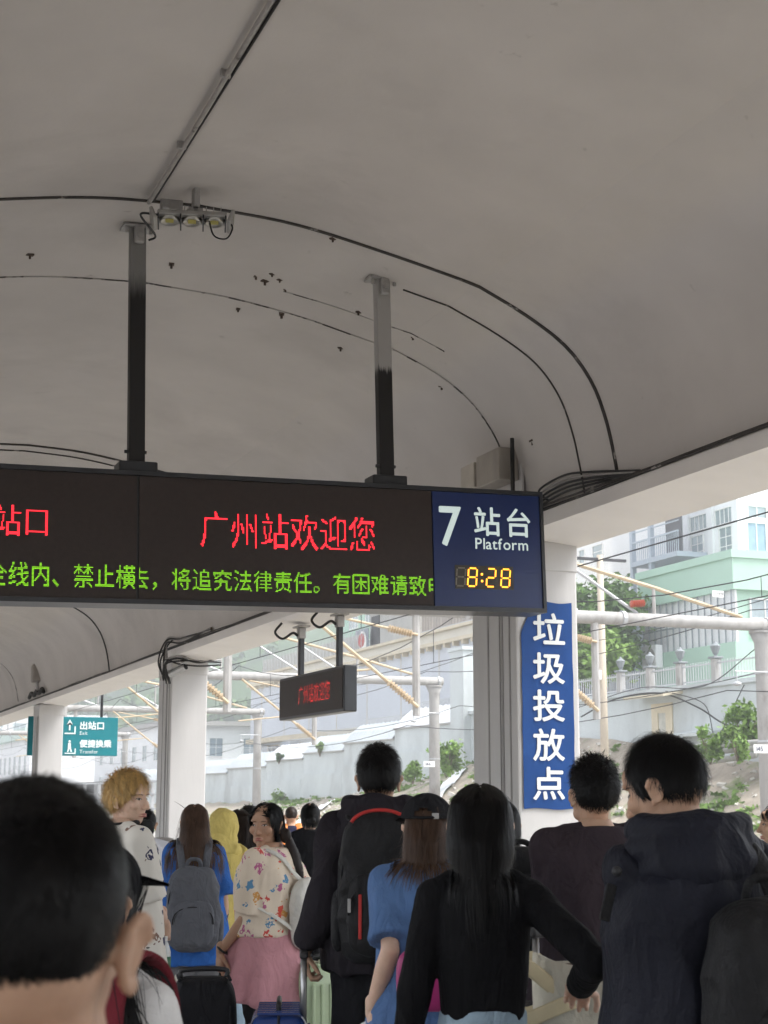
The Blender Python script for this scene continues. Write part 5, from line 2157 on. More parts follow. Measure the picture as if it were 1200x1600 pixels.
def plaid_mat(name):
    m = bpy.data.materials.new(name)
    m.use_nodes = True
    t = m.node_tree
    b = t.nodes['Principled BSDF']
    b.inputs['Roughness'].default_value = .9
    tc = t.nodes.new('ShaderNodeTexCoord')
    sx = t.nodes.new('ShaderNodeSeparateXYZ')
    t.links.new(tc.outputs['Object'], sx.inputs[0])
    outs = []
    for ax in ('X', 'Z'):
        mm = t.nodes.new('ShaderNodeMath')
        mm.operation = 'MULTIPLY'
        mm.inputs[1].default_value = 16
        t.links.new(sx.outputs[ax], mm.inputs[0])
        fr = t.nodes.new('ShaderNodeMath')
        fr.operation = 'FRACT'
        t.links.new(mm.outputs[0], fr.inputs[0])
        g = t.nodes.new('ShaderNodeMath')
        g.operation = 'GREATER_THAN'
        g.inputs[1].default_value = .5
        t.links.new(fr.outputs[0], g.inputs[0])
        outs.append(g)
    ad = t.nodes.new('ShaderNodeMath')
    t.links.new(outs[0].outputs[0], ad.inputs[0])
    t.links.new(outs[1].outputs[0], ad.inputs[1])
    dv = t.nodes.new('ShaderNodeMath')
    dv.operation = 'MULTIPLY'
    dv.inputs[1].default_value = .5
    t.links.new(ad.outputs[0], dv.inputs[0])
    rp = t.nodes.new('ShaderNodeValToRGB')
    rp.color_ramp.elements[0].color = (.02, .02, .025, 1)
    rp.color_ramp.elements[1].color = (.70, .69, .68, 1)
    t.links.new(dv.outputs[0], rp.inputs['Fac'])
    t.links.new(rp.outputs[0], b.inputs['Base Color'])
    return m


c_floral = print_mat('floral cotton', (.70, .60, .48), [(.55, .06, .05), (.10, .25, .42), (.60, .30, .08), (.45, .12, .25), (.60, .08, .05)], 15, .33, 3.0)
c_brush = print_mat('brush print cotton', (.66, .63, .57), [(.02, .02, .06), (.20, .12, .09), (.03, .03, .08)], 11, .24, 7.5)
c_plaid = plaid_mat('black and white plaid')


# ---------- bags carried by people (built in the carrier's local space)
def carried(name, label, cat, p, group=None):
    o = thing(name, label, cat, p.root.location, p.root.rotation_euler, group)
    o.scale = p.root.scale
    WORLD[o] = WORLD[p.root].copy()
    return o


def backpack(p, label, m, wd=.30, ht=.46, dp=.15, zc=1.16, handle=None, x=0.0, strap=True, zipm=None, accents=None, lid=False, name='backpack', sides=(-1, 1)):
    t = carried(name, label, 'backpack', p, 'backpacks worn by passengers')
    yb = -(float(np.interp(zc, p.tz, p.try_)) + .01)
    cy = yb - dp / 2 + .005
    mb = MB()
    mb.ell((x, cy, zc), (wd / 2, dp / 2, ht / 2), e=3.2, nu=28, nv=20)
    mb.ell((x, cy - .01, zc - ht * .14), (wd * .52, dp * .52, ht * .36), e=3.4, nu=28, nv=20)
    me = melt(mb, .009, 3, 'pack')
    ripple(me, .007, 9, (1, 1, .8), seed=zc * 7 + wd)
    link('pack_body', me, m, t, local=True)
    # front pocket
    mb = MB().ell((x, cy - dp * .46, zc - ht * .17), (wd * .40, dp * .24, ht * .27), e=3.6, nu=24, nv=16)
    me = melt(mb, .008, 2, 'pocket')
    ripple(me, .004, 12, seed=2)
    pk = link('front_pocket', me, m, t, local=True)
    zm = zipm or m_zinc
    # zip lines arching over the pack and pocket
    for (ww, hh, yy, zb) in ((.47, .44, -.30, -.02), (.38, .21, -.66, -.17)):
        P = []
        for i in range(21):
            a = math.pi * i / 20
            P.append((x - wd * ww * math.cos(a) * 1.0, cy + dp * yy, zc + ht * zb + ht * hh * .95 * math.sin(a) ** .7))
        MB().tube(P, .0042, 5).build('zip', c_blacknylon if zipm is None else zm, t, smooth=True, local=True)
    P = [(x - .045, cy + dp * .2, zc + ht * .47), (x - .035, cy + dp * .15, zc + ht * .47 + .045), (x, cy + dp * .1, zc + ht * .47 + .058),
         (x + .035, cy + dp * .15, zc + ht * .47 + .045), (x + .045, cy + dp * .2, zc + ht * .47)]
    if handle is None:
        MB().tube(smooth_curve(P, 4), .008, 8, flat=(1, 1.6)).build('top_handle', m, t, smooth=True, local=True)
    else:
        P = []
        for i in range(15):
            a = math.pi * (.08 + .84 * i / 14)
            P.append((x - wd * .36 * math.cos(a), cy - dp * .30, zc + ht * .40 + ht * .11 * math.sin(a)))
        MB().tube(P, .007, 8).build('top_handle', handle, t, smooth=True, local=True)
    if lid:
        MB().ell((x, cy - .01, zc + ht * .42), (wd * .52, dp * .62, ht * .14), e=3).build('lid', m, t, smooth=True, local=True)
        MB().cbox((x - .03, cy - dp * .62, zc + ht * .43), (.06, .006, .02), .002).build('badge', m_zinc, t, local=True)
        for dx in (-.05, .05):
            MB().cbox((x + dx, cy - dp * .62, zc + ht * .05), (.02, .012, ht * .45), .004).build('buckle_strap', m, t, local=True)
    if strap:
        for sx in sides:
            ry = lambda z: float(np.interp(z, p.tz, p.try_))
            xx = x * .3 + sx * .095
            sx2 = p.shx * .62 * sx
            P = [(x + sx * .07, yb - .01, zc + ht * .44), (sx2, yb + .03, 1.435), (sx2 * 1.02, -.02, 1.492), (sx2 * 1.02, .06, 1.46), (sx2 * 1.1, ry(1.3) + .012, 1.32),
                 (sx2 * 1.25, ry(1.15) + .004, 1.14), (sx * (np.interp(1.05, p.tz, p.trx) + .006), .02, 1.03), (x + sx * wd * .42, yb - .01, zc - ht * .38)]
            MB().tube(smooth_curve(P, 6), .012, 8, flat=(.45, 2.0), up=(1, 0, 0)).build('shoulder_strap', m, t, smooth=True, local=True)
    for side_x in (-1, 1):
        MB().ell((x + side_x * wd * .5, cy + .01, zc - ht * .22), (.03, dp * .36, ht * .20), e=3).build('side_pocket', m, t, smooth=True, local=True)
    if accents:
        for (dx, dz, ww, hh, mm) in accents:
            MB().cbox((x + dx, cy - dp * .70, zc + dz), (ww, .006, hh), .002).build('zip_accent', mm, pk, local=True)
    return t


# ---------- 1 foreground man, seen from behind
p = person('man in the left foreground seen from behind, cropped black hair and bare ear', 62, 1207, 1.19, 8, head=(10, 1, 0), hf=.01,
           shirt=dict(m=cloth('dark grey tee', (.05, .05, .055)), loose=.02, collar=True, neck=1.45), skin=m_skin,
           hair=dict(style='fade', line=LINE_FADE, len=.020, n=16000, w=.0011, lift=.16, thick=.012, seed=3, m=m_hair, top=.006, mess=.2), fine=True, vox=.0085)
# ---------- 2 woman beside him: white and maroon top, black cap
D = 2.8
p = person('woman in white and maroon top and black cap behind the foreground head', 152, 1312, D, 38, fem=True, hf=.02, head=(10, -4, 0),
           shirt=dict(m=c_white, sleeve=1.4, loose=.035, sloose=.03, hem=.88),
           hair=dict(style='long', len=.34, n=2600, w=.003, thick=.010, seed=11, m=m_hair, gap=.05), fine=True)
mb = MB().ell((0, -.005, .05), (.088, .108, .085), nu=28, nv=18)
mb.xform(p.Hm)
cap = mb.build('cap', cloth('black cap', (.015, .015, .017)), p.root, smooth=True, local=True)
mb = MB()
V, F = [], []
for i in range(13):
    a = R(-62 + 124 * i / 12)
    for r_ in (.09, .155):
        for dz in (0, .006):
            V.append((r_ * .92 * math.sin(a), r_ * 1.08 * math.cos(a) - .005, .062 - (r_ - .09) * .25 + dz))
for i in range(12):
    b = i * 4
    F += [(b, b + 4, b + 6, b + 2), (b + 1, b + 3, b + 7, b + 5), (b + 2, b + 6, b + 7, b + 3)]
mb.add(V, F)
mb.xform(p.Hm)
mb.build('cap_brim', MATS['black cap'], cap, local=True)
mb = MB()
P = [(-.06, -.14, 1.42), (-.07, -.02, 1.485), (-.075, .10, 1.42), (-.08, .15, 1.2)]
for sx in (-1, 1):
    mb = MB().tube(smooth_curve([(sx * .10, -.15, 1.0), (sx * .11, -.155, 1.25), (sx * .10, -.125, 1.43), (sx * .10, -.01, 1.50), (sx * .105, .11, 1.40), (sx * .11, .14, 1.1)], 6),
                   .02, 8, flat=(.4, 2.4), up=(1, 0, 0))
    mb.build('maroon_panel', cloth('maroon', (.17, .025, .035)), p.root, smooth=True, local=True)

# ---------- 3 blond person in brush print shirt
D = 7.2
p = person('blond person in white brush-print shirt with headphones around the neck', 203, 1205, D, 78, head=(58, 0, 0), skin=m_skin_l, w=1.08,
           arms={'R': (va(238, 1378, 203, D, -.14), va(256, 1418, 203, D, .0), (.05, 0, -1), (0, 1, 0), .7)},
           shirt=dict(m=c_brush, sleeve=.95, loose=.04, sloose=.045, hem=.80, collar=True, fold=.007),
           hair=dict(style='short', len=.060, n=3200, w=.0036, lift=.22, thick=.020, top=.010, seed=5, mess=.45, m=m_hair_y, fwd=.9, brow=m_hair_m,
                     line=[.042, .040, .030, .012, .0, .005, -.03, -.06, -.085, -.085]), vox=.008, fine=True)
hp = carried('headphones', 'black headphones resting around the neck of the blond person', 'headphones', p)
P = [(.085 * math.sin(a), -.02 + .085 * math.cos(a), 1.475 + .01 * math.cos(a)) for a in np.linspace(.5, 2 * math.pi - .5, 20)]
MB().tube(P, .014, 8).build('band', c_blacknylon, hp, smooth=True, local=True)
for sx in (-1, 1):
    MB().ell((sx * .055, .085, 1.455), (.028, .04, .042), e=2.6).build('ear_cushion', c_blacknylon, hp, smooth=True, local=True)
P = smooth_curve([(.125, -.05, 1.2), (.17, .02, .99), (.12, .13, .86)], 5)

# ---------- 4 person in blue shirt with grey backpack
D = 9.0
p = person('person in bright blue shirt with long brown hair and grey backpack', 305, 1254, D, 14, fem=True,
           arms={'L': (va(272, 1370, 305, D, .05), va(268, 1400, 305, D, .2), None, None, .6)},
           shirt=dict(m=c_bluesh, sleeve=.95, loose=.045, sloose=.04, hem=.72, collar=True, fold=.012, fscale=7),
           pants=dict(m=c_greyjean, loose=.03), hair=dict(style='long', len=.33, n=1500, w=.004, thick=.012, seed=8, m=m_hair_m))
backpack(p, 'large grey backpack on the person in bright blue shirt', c_greybag, .33, .52, .17, 1.07)
st = carried('star_patch', 'cream star patch on the grey jeans under the blue shirt', 'patch', p)
mb = MB()
V = [(-.10 + .045 * (1 if i % 2 == 0 else .42) * math.sin(i * math.pi / 5), -.185, .62 + .045 * (1 if i % 2 == 0 else .42) * math.cos(i * math.pi / 5)) for i in range(10)]
V2 = [(x_, y_ + .02, z_) for x_, y_, z_ in V]
mb.add(V + V2, [tuple(range(10)), tuple(range(19, 9, -1))] + [(i, (i + 1) % 10, 10 + (i + 1) % 10, 10 + i) for i in range(10)])
mb.build('star', c_cream, st, local=True)

# ---------- 5 yellow hooded person, 6 navy dress
D = 10.0
p = person('person wearing a yellow jacket with the hood up, next to the grey backpack', 350, 1268, D, 20, fem=True,
           shirt=dict(m=c_yellow, sleeve=1.9, loose=.05, sloose=.05, hem=.62, fold=.012), pants=dict(m=c_ltjean, loose=.02),
           hair=dict(style='bob', len=.07, n=200, w=.004, thick=.004, m=m_hair_b, seed=4), vox=.011)
mb = MB().ell((0, -.03, .03), (.115, .135, .135)).ell((0, -.06, -.08), (.11, .11, .10)).ell((0, -.09, -.15), (.15, .09, .08))
me = melt(mb, .01, 3, 'hood')
ripple(me, .006, 9, seed=3)
me.transform(p.Hm)
link('hood', me, c_yellow, p.root, local=True)
D = 10.8
p = person('woman with long dark brown hair in a navy dress beyond the yellow hood', 374, 1263, D, 10, fem=True,
           shirt=dict(m=c_navydress, sleeve=1.0, loose=.02, hem=.55, flare=1.8), pants=dict(m=c_navydress, loose=.01),
           hair=dict(style='long', len=.46, n=1100, w=.0045, m=m_hair_b, seed=14, thick=.014), vox=.011)

# ---------- 7 girl in floral shirt looking back
D = 7.6
p = person('girl in floral shirt looking back over her shoulder, pink top tied round her waist', 415, 1251, D, -42, fem=True, skin=m_skin_d, w=1.12,
           head=(-96, 0, 0),
           arms={'L': (va(386, 1424, 415, D, -.12), va(355, 1462, 415, D, -.10), (-.03, 0, -1), (1, .4, 0), .55),
                 'R': (va(470, 1400, 415, D, .25), va(478, 1470, 415, D, .4), None, None, .5)},
           shirt=dict(m=c_floral, sleeve=.98, loose=.045, sloose=.06, hem=1.02, flare=.3, collar=True, fold=.008),
           hair=dict(style='long', len=.125, n=1300, w=.004, thick=.012, seed=21, m=m_hair, gap=.046, tie=None), vox=.008, fine=True)
# pony tail down the back
rng = np.random.default_rng(31)
mb = MB()
for i in range(260):
    a, r_ = rng.random() * 6.28, .028 * math.sqrt(rng.random())
    P = []
    for k in range(12):
        f = k / 11
        rr = r_ * (.5 + 1.1 * math.sin(math.pi * min(1, f * .9 + .1)))
        P.append((.02 + .05 * f + rr * math.cos(a), -.105 - .045 * math.sin(f * 2.0) - .02 * f + rr * math.sin(a) * .6, 1.545 - .33 * f * (.9 + .2 * rng.random())))
    ribbons(mb, np.array([P]), .006, np.array([(math.cos(a), math.sin(a) - .5, 0.1)]))
mb.ell((.015, -.10, 1.535), (.032, .03, .04))
mb.build('ponytail', m_hair_b, p.root, smooth=True, local=True)
# tied pink sweatshirt: flared skirt-like drape with folds
V, F = [], []
nn, kk = 64, 14
for k in range(kk):
    f = k / (kk - 1)
    z = 1.09 - .40 * f
    for j in range(nn):
        a = 2 * math.pi * j / nn
        fold = 1 + (.02 + .10 * f) * math.sin(a * 7 + 1.5 * math.sin(a * 2) + f) * f + .05 * f * mnoise.noise(Vector((math.cos(a) * 2, math.sin(a) * 2, f * 2)))
        rx, ry = (.165 + .125 * f ** .8) * fold, (.125 + .115 * f ** .8) * fold
        back = .5 - .5 * math.sin(a)
        V.append((rx * math.cos(a), ry * math.sin(a) - .01 - .03 * f, z - .10 * f * (back - .5) + (.10 * f if math.sin(a) > .6 else 0)))
F = [(k * nn + j, k * nn + (j + 1) % nn, (k + 1) * nn + (j + 1) % nn, (k + 1) * nn + j) for k in range(kk - 1) for j in range(nn)]
o = MB().add(V, F).build('tied_sweatshirt', c_pink, p.root, smooth=True, local=True)
md = o.modifiers.new('thick', 'SOLIDIFY')
md.thickness = .012
# white sling bag on her back
t = carried('sling_bag', 'white canvas sling bag across the floral shirt', 'bag', p)
mb = MB().ell((.045, -.215, 1.13), (.125, .055, .185), e=3, nu=24, nv=16)
me = melt(mb, .008, 3, 'bag')
ripple(me, .006, 9, seed=5)
link('bag_body', me, cloth('white canvas', (.66, .65, .60)), t, local=True)
P = smooth_curve([(.06, -.2, 1.28), (-.04, -.19, 1.34), (-.10, -.135, 1.43), (-.125, -.02, 1.465), (-.12, .10, 1.39)], 6)
MB().tube(P, .008, 8, flat=(.4, 1.6)).build('strap', MATS['white canvas'], t, smooth=True, local=True)
P = smooth_curve([(.02, -.22, .97), (-.08, -.20, 1.06), (-.19, -.09, 1.16), (-.21, .02, 1.2)], 6)
MB().tube(P, .007, 8, flat=(.4, 1.6)).build('strap', MATS['white canvas'], t, smooth=True, local=True)
wr = p.A['L'][2]
t = carried('bracelet', 'dark beaded bracelet on the wrist of the girl in floral shirt', 'bracelet', p)
dv = p.A['L'][2] - p.A['L'][1]
dv /= np.linalg.norm(dv)
e1 = np.cross(dv, (0, 1, 0))
e1 /= np.linalg.norm(e1)
e2 = np.cross(dv, e1)
MB().tube([wr - dv * .015 + .030 * (e1 * math.cos(a) + e2 * math.sin(a)) for a in np.linspace(0, 6.283, 17)], .006, 6).build('band', m_dark, t, smooth=True, local=True)
hp_ = wr + np.array((0, 0, -.14))
t = carried('card_holder', 'grey card holder on a cord hanging from the hand of the girl in floral shirt', 'card holder', p)
MB().cbox(hp_ + (-.0, 0, -.10), (.075, .012, .105), .004, rotm(0, 14, 30)).build('holder', mat('card grey', (.32, .33, .33), .5, .2, 20), t, local=True)
MB().tube(smooth_curve([hp_ + (0, 0, .04), hp_ + (.02, 0, -.01), hp_ + (.01, 0, -.06), hp_ + (-.015, 0, -.01), hp_ + (0, 0, .04)], 4), .004, 6).build('cord', m_dark, t, local=True)

# ---------- 8 tall man in hoodie
D = 6.4
ptall = p = person('tall man in charcoal hoodie with short black hair, seen from behind', 592, 1167, D, 20, w=.92, head=(2, 2, 0),
                   arms={'L': (va(516, 1385, 592, D, -.16), va(482, 1470, 592, D, -.04), (-.02, -.05, -1), (1, .2, 0), .9)},
                   shirt=dict(m=c_hoodie, sleeve=1.93, loose=.04, sloose=.034, hem=.86, fold=.013, fscale=6), hood=1.08,
                   hair=dict(style='short', len=.036, n=3600, w=.0028, lift=.25, thick=.016, top=.018, seed=6, m=m_hair), vox=.008, fine=True)
m_redtrim = mat('red trim', (.45, .03, .025), .5, .1, 20)
backpack(p, 'black backpack with red carry handle on the tall man', c_blacknylon, .31, .56, .17, 1.19, handle=m_redtrim,
         accents=[(-.075, -.10, .012, .16, m_redtrim), (-.03, -.06, .008, .10, mat('blue trim', (.05, .09, .35), .5, .1, 20)), (-.115, -.06, .012, .05, m_zinc)])

# ---------- 9 woman with cap and blue tee
D = 5.3
p = person('woman in blue tee and black baseball cap with brown bob hair', 668, 1240, D, 30, fem=True, skin=m_skin_l,
           arms={'L': (va(612, 1462, 668, D, -.12), va(584, 1558, 668, D, -.05), (-.03, 0, -1), (1, .2, 0), .7)},
           shirt=dict(m=c_bluetee, sleeve=.86, loose=.035, sloose=.045, hem=.90, collar=True, fold=.008), pants=dict(m=c_ltjean, loose=.02),
           hair=dict(style='bob', len=.175, n=2600, w=.0032, thick=.004, seed=7, neck=.075, m=m_hair_m), vox=.008, fine=True)
mb = MB()
V, F = [], []
nu, nv = 36, 12
for i in range(nv + 1):
    ph = R(90 - 84 * i / nv)
    for j in range(nu):
        a = 2 * math.pi * j / nu
        V.append((.098 * math.cos(ph) * math.cos(a), -.016 + .120 * math.cos(ph) * math.sin(a), .040 + .098 * math.sin(ph)))
for i in range(nv):
    for j in range(nu):
        zc_ = V[i * nu + j]
        az = 2 * math.pi * (j + .5) / nu
        # arched opening at the back
        if i >= nv - 3 and abs(((az - 1.5 * math.pi + math.pi) % (2 * math.pi)) - math.pi) < .30 * (1 if i > nv - 3 else .75):
            continue
        F.append((i * nu + j, i * nu + (j + 1) % nu, (i + 1) * nu + (j + 1) % nu, (i + 1) * nu + j))
mb.add(V, F)
P = [(.099 * math.cos(a), -.016 + .1205 * math.sin(a), .050) for a in np.linspace(0, 2 * math.pi, 37)]
mb.tube(P, .006, 6)
mb.xform(p.Hm)
cap = mb.build('cap', MATS['black cap'], p.root, smooth=True, local=True)
mb = MB()
V, F = [], []
for i in range(13):
    a = R(-60 + 120 * i / 12)
    for r_ in (.095, .165):
        for dz in (0, .006):
            V.append((r_ * .92 * math.sin(a), r_ * 1.1 * math.cos(a) - .01, .055 - (r_ - .09) * .3 + dz))
for i in range(12):
    b = i * 4
    F += [(b, b + 4, b + 6, b + 2), (b + 1, b + 3, b + 7, b + 5), (b + 2, b + 6, b + 7, b + 3)]
mb.add(V, F)
mb.xform(p.Hm)
mb.build('cap_brim', MATS['black cap'], cap, local=True)
mb = MB().cbox((.045, -.128, .055), (.026, .006, .022), .003)
mb.xform(p.Hm)
mb.build('buckle', m_zinc, cap, local=True)
# folded white jacket in her hand
wr = p.A['L'][2]
t = carried('folded_jacket', 'white jacket bundled in the hand of the woman in blue tee', 'jacket', p)
mb = MB()
for k in range(7):
    a = -.07 + .024 * k
    P = smooth_curve([wr + (a * .5, .02, -.06), wr + (a * 1.2 - .02, -.02, -.02 - .08), wr + (a * 1.8, -.035, -.2), wr + (a * 2.0, -.02, -.36)], 5)
    mb.tube(P, [.014 + .010 * i / (len(P) - 1) + .006 * math.sin(i * .9 + k) for i in range(len(P))], 8)
mb.ell(wr + (-.0, -.0, -.17), (.10, .05, .09)).ell(wr + (0, .01, -.3), (.12, .06, .12))
me = melt(mb, .007, 2, 'j')
ripple(me, .006, 14, (1, 1, .4))
link('folded_cloth', me, cloth('pale grey white cloth', (.66, .66, .68)), t, local=True)
# magenta shoulder bag
t = thing('magenta_bag', 'magenta handbag between the blue tee and the black sweater', 'handbag', tuple(at(672, 1540, D=4.95)), (0, 0, R(-20)))
MB().ell((0, 0, .02), (.11, .05, .10), e=3.4, nu=24, nv=16).build('bag_body', mat('magenta leather', (.30, .02, .13), .4, .12, 20, .1, 120), t, smooth=True, local=True)
MB().tube(smooth_curve([(-.05, 0, .10), (-.045, 0, .14), (.0, 0, .16), (.045, 0, .14), (.05, 0, .10)], 5), .008, 8).build('handle', MATS['magenta leather'], t, smooth=True, local=True)
MB().cbox((.0, -.052, .03), (.03, .004, .012), .001).build('clasp', mat('gold metal', (.6, .42, .15), .3, .1, 9, metal=.9), t, local=True)

# ---------- 10 woman in black rib sweater
D = 4.2
p = person('woman in black ribbed turtleneck with long black hair, seen from behind', 750, 1222, D, 22, fem=True, skin=m_skin_l, w=.82, head=(4, 2, 0),
           arms={'L': (va(655, 1500, 750, D, -.05), va(636, 1600, 750, D, .0), (-.03, 0, -1), (1, .3, 0), .45),
                 'R': (va(915, 1482, 750, D, -.14), va(897, 1535, 750, D, .07), (.05, 1, -.15), (-.2, -.2, -1), 1.1)},
           shirt=dict(m=c_sweater, sleeve=1.97, loose=.012, sloose=.013, hem=1.065, straight=.05, flare=.1, turtle=True, fold=.003, fscale=9, smooth=6),
           pants=dict(m=c_ltjean, loose=.012, top=1.10),
           hair=dict(style='long', len=.17, n=5000, w=.0026, thick=.015, seed=9, m=m_hair, tail=.30, neck=.070, gather=.045, wob=.0018, lv=.16), vox=.007, fine=True)

# ---------- 12 person with small black backpack hidden behind her
D = 6.3
p = person('person with black top-lid backpack and plaid shirt hidden behind the black sweater', 780, 1246, D, 18, fem=True,
           arms={'R': (va(838, 1400, 780, D, .0), va(822, 1446, 780, D, -.2), None, None, .7)},
           shirt=dict(m=c_plaid, sleeve=1.0, loose=.04, hem=.60, flare=1.2), hair=dict(style='bob', len=.14, n=700, w=.004, seed=17, m=m_hair), vox=.010)
backpack(p, 'small black top-lid backpack between the sweater and the plum tee', c_blacknylon, .30, .44, .16, 1.27, lid=True, x=.06)

# ---------- 11 man in plum tee
D = 5.7
p = person('man in oversized faded plum tee standing before the blue poster', 923, 1184, D, 12, head=(-8, 8, 0), w=.95,
           arms={'L': (va(868, 1420, 923, D, .06), va(890, 1470, 923, D, .26), None, None, .7), 'R': (va(1010, 1420, 923, D, .1), va(985, 1480, 923, D, .3), None, None, .7)},
           shirt=dict(m=c_purple, sleeve=1.05, loose=.05, sloose=.055, hem=.74, collar=True, fold=.010, fscale=6),
           hair=dict(style='short', len=.040, n=3600, w=.0026, lift=.32, thick=.017, top=.016, seed=12, mess=.5, m=m_hair, line=LINE_SHORT), vox=.008, fine=True)

# ---------- 13 man in navy jacket at right
D = 3.9
p = person('man in navy hooded jacket at right looking down, black backpack on his back', 1032, 1149, D, 2, head=(-34, -16, 0), hf=.10, w=.92,
           arms={'L': (va(985, 1470, 1032, D, .04), va(965, 1570, 1032, D, .22), None, None, .6), 'R': (va(1250, 1450, 1032, D, .0), va(1230, 1560, 1032, D, .2), None, None, .6)},
           shirt=dict(m=c_navy, sleeve=1.95, loose=.045, sloose=.03, hem=.78, fold=.014, fscale=6), hood=1.18,
           hair=dict(style='short', len=.046, n=6500, w=.0022, lift=.14, thick=.011, top=.012, seed=13, mess=.15, m=m_hair, fwd=.6,
                     line=[.07, .062, .036, -.02, -.022, .022, -.004, -.042, -.058, -.062]), vox=.008, fine=True)
backpack(p, 'large black backpack on the man in navy jacket at right', c_blacknylon, .32, .54, .20, 1.08, x=.06, sides=(1,))
t = carried('jacket_toggle', 'black cord toggle with tassel on the navy jacket shoulder', 'toggle', p)
q = np.array((-.215, -.06, 1.40))
MB().ell(q + (-.01, -.02, .0), (.012, .012, .012)).build('toggle', m_dark, t, smooth=True, local=True)
MB().cbox(q + (-.03, -.01, -.07), (.026, .008, .085), .003, rotm(0, 16, 0)).build('tassel', c_blacknylon, t, local=True)

# ---------- 14 passenger cut by the right edge
D = 8
p = person('passenger cut off by the right edge of the picture, pale shirt', 1212, 1252, D, -40, fem=True, head=(-20, 0, 0),
           shirt=dict(m=cloth('pale aqua shirt', (.50, .60, .60)), loose=.03), hair=dict(style='bob', len=.10, n=900, w=.004, seed=23, m=m_hair), vox=.010)

# ---------- people farther down the platform
far = [(485, 1253, 12.6, 18, True, 'passenger with black hair pinned in a low bun, black top', cloth('black top', (.012, .012, .014)), dict(style='bob', len=.10, n=900, w=.004, m=m_hair, seed=51), m_skin_l),
       (455, 1259, 16.5, 14, False, 'worker in dark shirt with orange reflective vest straps', cloth('dark blue shirt', (.03, .03, .06)), dict(style='fade', line=LINE_FADE, len=.012, n=600, w=.004, m=m_hair_b, seed=52), m_skin),
       (389, 1256, 13.5, 16, False, 'distant passenger whose dark head shows left of the floral girl', cloth('grey shirt', (.2, .2, .2)), dict(style='short', len=.03, n=500, w=.005, m=m_hair, seed=53), m_skin),
       (507, 1276, 15.0, 10, True, 'distant passenger with brown hair beside the tall man', cloth('brown top', (.10, .07, .05)), dict(style='long', len=.3, n=500, w=.006, m=m_hair_b, seed=54), m_skin),
       (228, 1262, 10.5, 15, False, 'passenger in white striped shirt behind the blond person', cloth('white striped shirt', (.70, .71, .76)), dict(style='short', len=.03, n=500, w=.005, m=m_hair, seed=55), m_skin),
       (384, 1272, 15.5, 5, True, 'distant passenger with mid brown hair next to the navy dress', cloth('beige top', (.4, .34, .25)), dict(style='long', len=.3, n=500, w=.006, m=m_hair_m, seed=56), m_skin),
       (432, 1285, 19.0, 12, False, 'distant passenger in camouflage brown shirt behind the floral girl', cloth('olive shirt', (.10, .09, .05)), dict(style='short', len=.03, n=400, w=.006, m=m_hair, seed=57), m_skin)]
for i, (u, v, D, hd, fem, lab, sm, hr, sk_) in enumerate(far):
    p = person(lab, u, v, D, hd, fem=fem, shirt=dict(m=sm, loose=.03, sleeve=.8, collar=True), hair=hr, vox=.013, skin=sk_)
    if i == 0:
        mb = MB().ell((.01, -.125, -.03), (.04, .03, .035))
        mb.xform(p.Hm)
        mb.build('bun', m_hair, p.root, smooth=True, local=True)
    if i == 1:
        for sx in (-1, 1):
            mb = MB().tube(smooth_curve([(sx * .13, -.15, .95), (sx * .13, -.165, 1.2), (sx * .10, -.13, 1.42), (sx * .085, -.02, 1.5), (sx * .11, .1, 1.4), (sx * .12, .16, 1.1)], 6),
                           .02, 8, flat=(.4, 2.2), up=(1, 0, 0))
            mb.build('vest_strap', mat('orange vest', (.75, .24, .06), .6, .05, 9), p.root, smooth=True, local=True)

# ================================================================== LUGGAGE
def suitcase(label, x, y, rz, wd, ht, dp, m, handle=.35, group='wheeled suitcases', ribs=7, metal=None, z=0.06, rail=None):
    t = thing('suitcase', label, 'suitcase', (x, y, 0), (0, 0, R(rz)), group)
    mb = MB().ell((0, 0, z + ht / 2), (wd / 2, dp / 2, ht / 2), e=6, nu=40, nv=24)
    sh = mb.build('shell', m, t, smooth=True, local=True)
    for i in range(ribs):
        xx = -wd * .38 + wd * .76 * i / (ribs - 1)
        for sy in (-1, 1):
            MB().cbox((xx, sy * dp * .5, z + ht / 2), (wd * .05, .012, ht * .78), .005).build('rib', m, sh, local=True)
        MB().cbox((xx, 0, z + ht), (wd * .05, dp * .7, .012), .005).build('rib', m, sh, local=True)
    for sx in (-1, 1):
        for sy in (-1, 1):
            wb = MB().tube([(sx * wd * .38 - .012, sy * dp * .3, .03), (sx * wd * .38 + .012, sy * dp * .3, .03)], .03, 12)
            wb.cbox((sx * wd * .38, sy * dp * .3, .06), (.035, .04, .04), .006)
            wb.build('wheel', m_dark, t, local=True)
    MB().tube(smooth_curve([(-.09, 0, z + ht), (-.08, 0, z + ht + .03), (.08, 0, z + ht + .03), (.09, 0, z + ht)], 4), .010, 8).build('carry_handle', m_dark, t, smooth=True, local=True)
    P = [(wd / 2 * .995 * math.copysign(abs(math.cos(a)) ** (1 / 3), math.cos(a)), 0, z + ht / 2 + ht / 2 * .995 * math.copysign(abs(math.sin(a)) ** (1 / 3), math.sin(a))) for a in np.linspace(0, 2 * math.pi, 61)]
    MB().tube(P, .006, 6).build('zip', m_dark, t, smooth=True, local=True)
    if handle:
        zt = z + ht + handle
        for sx in (-1, 1):
            MB().tube([(sx * .075, dp * .40, z + ht - .05), (sx * .075, dp * .40, zt)], .010, 8, flat=(1.3, .8)).build('trolley_tube', rail or m_steel, t, smooth=True, local=True)
        MB().cbox((0, dp * .40, zt + .012), (.20, .034, .030), .010).build('trolley_grip', m_dark, t, local=True)
    return t


def plasticm(name, col, rough=.3):
    return mat(name, col, rough, .06, 12, .05, 200, spec=.5, coat=.2)


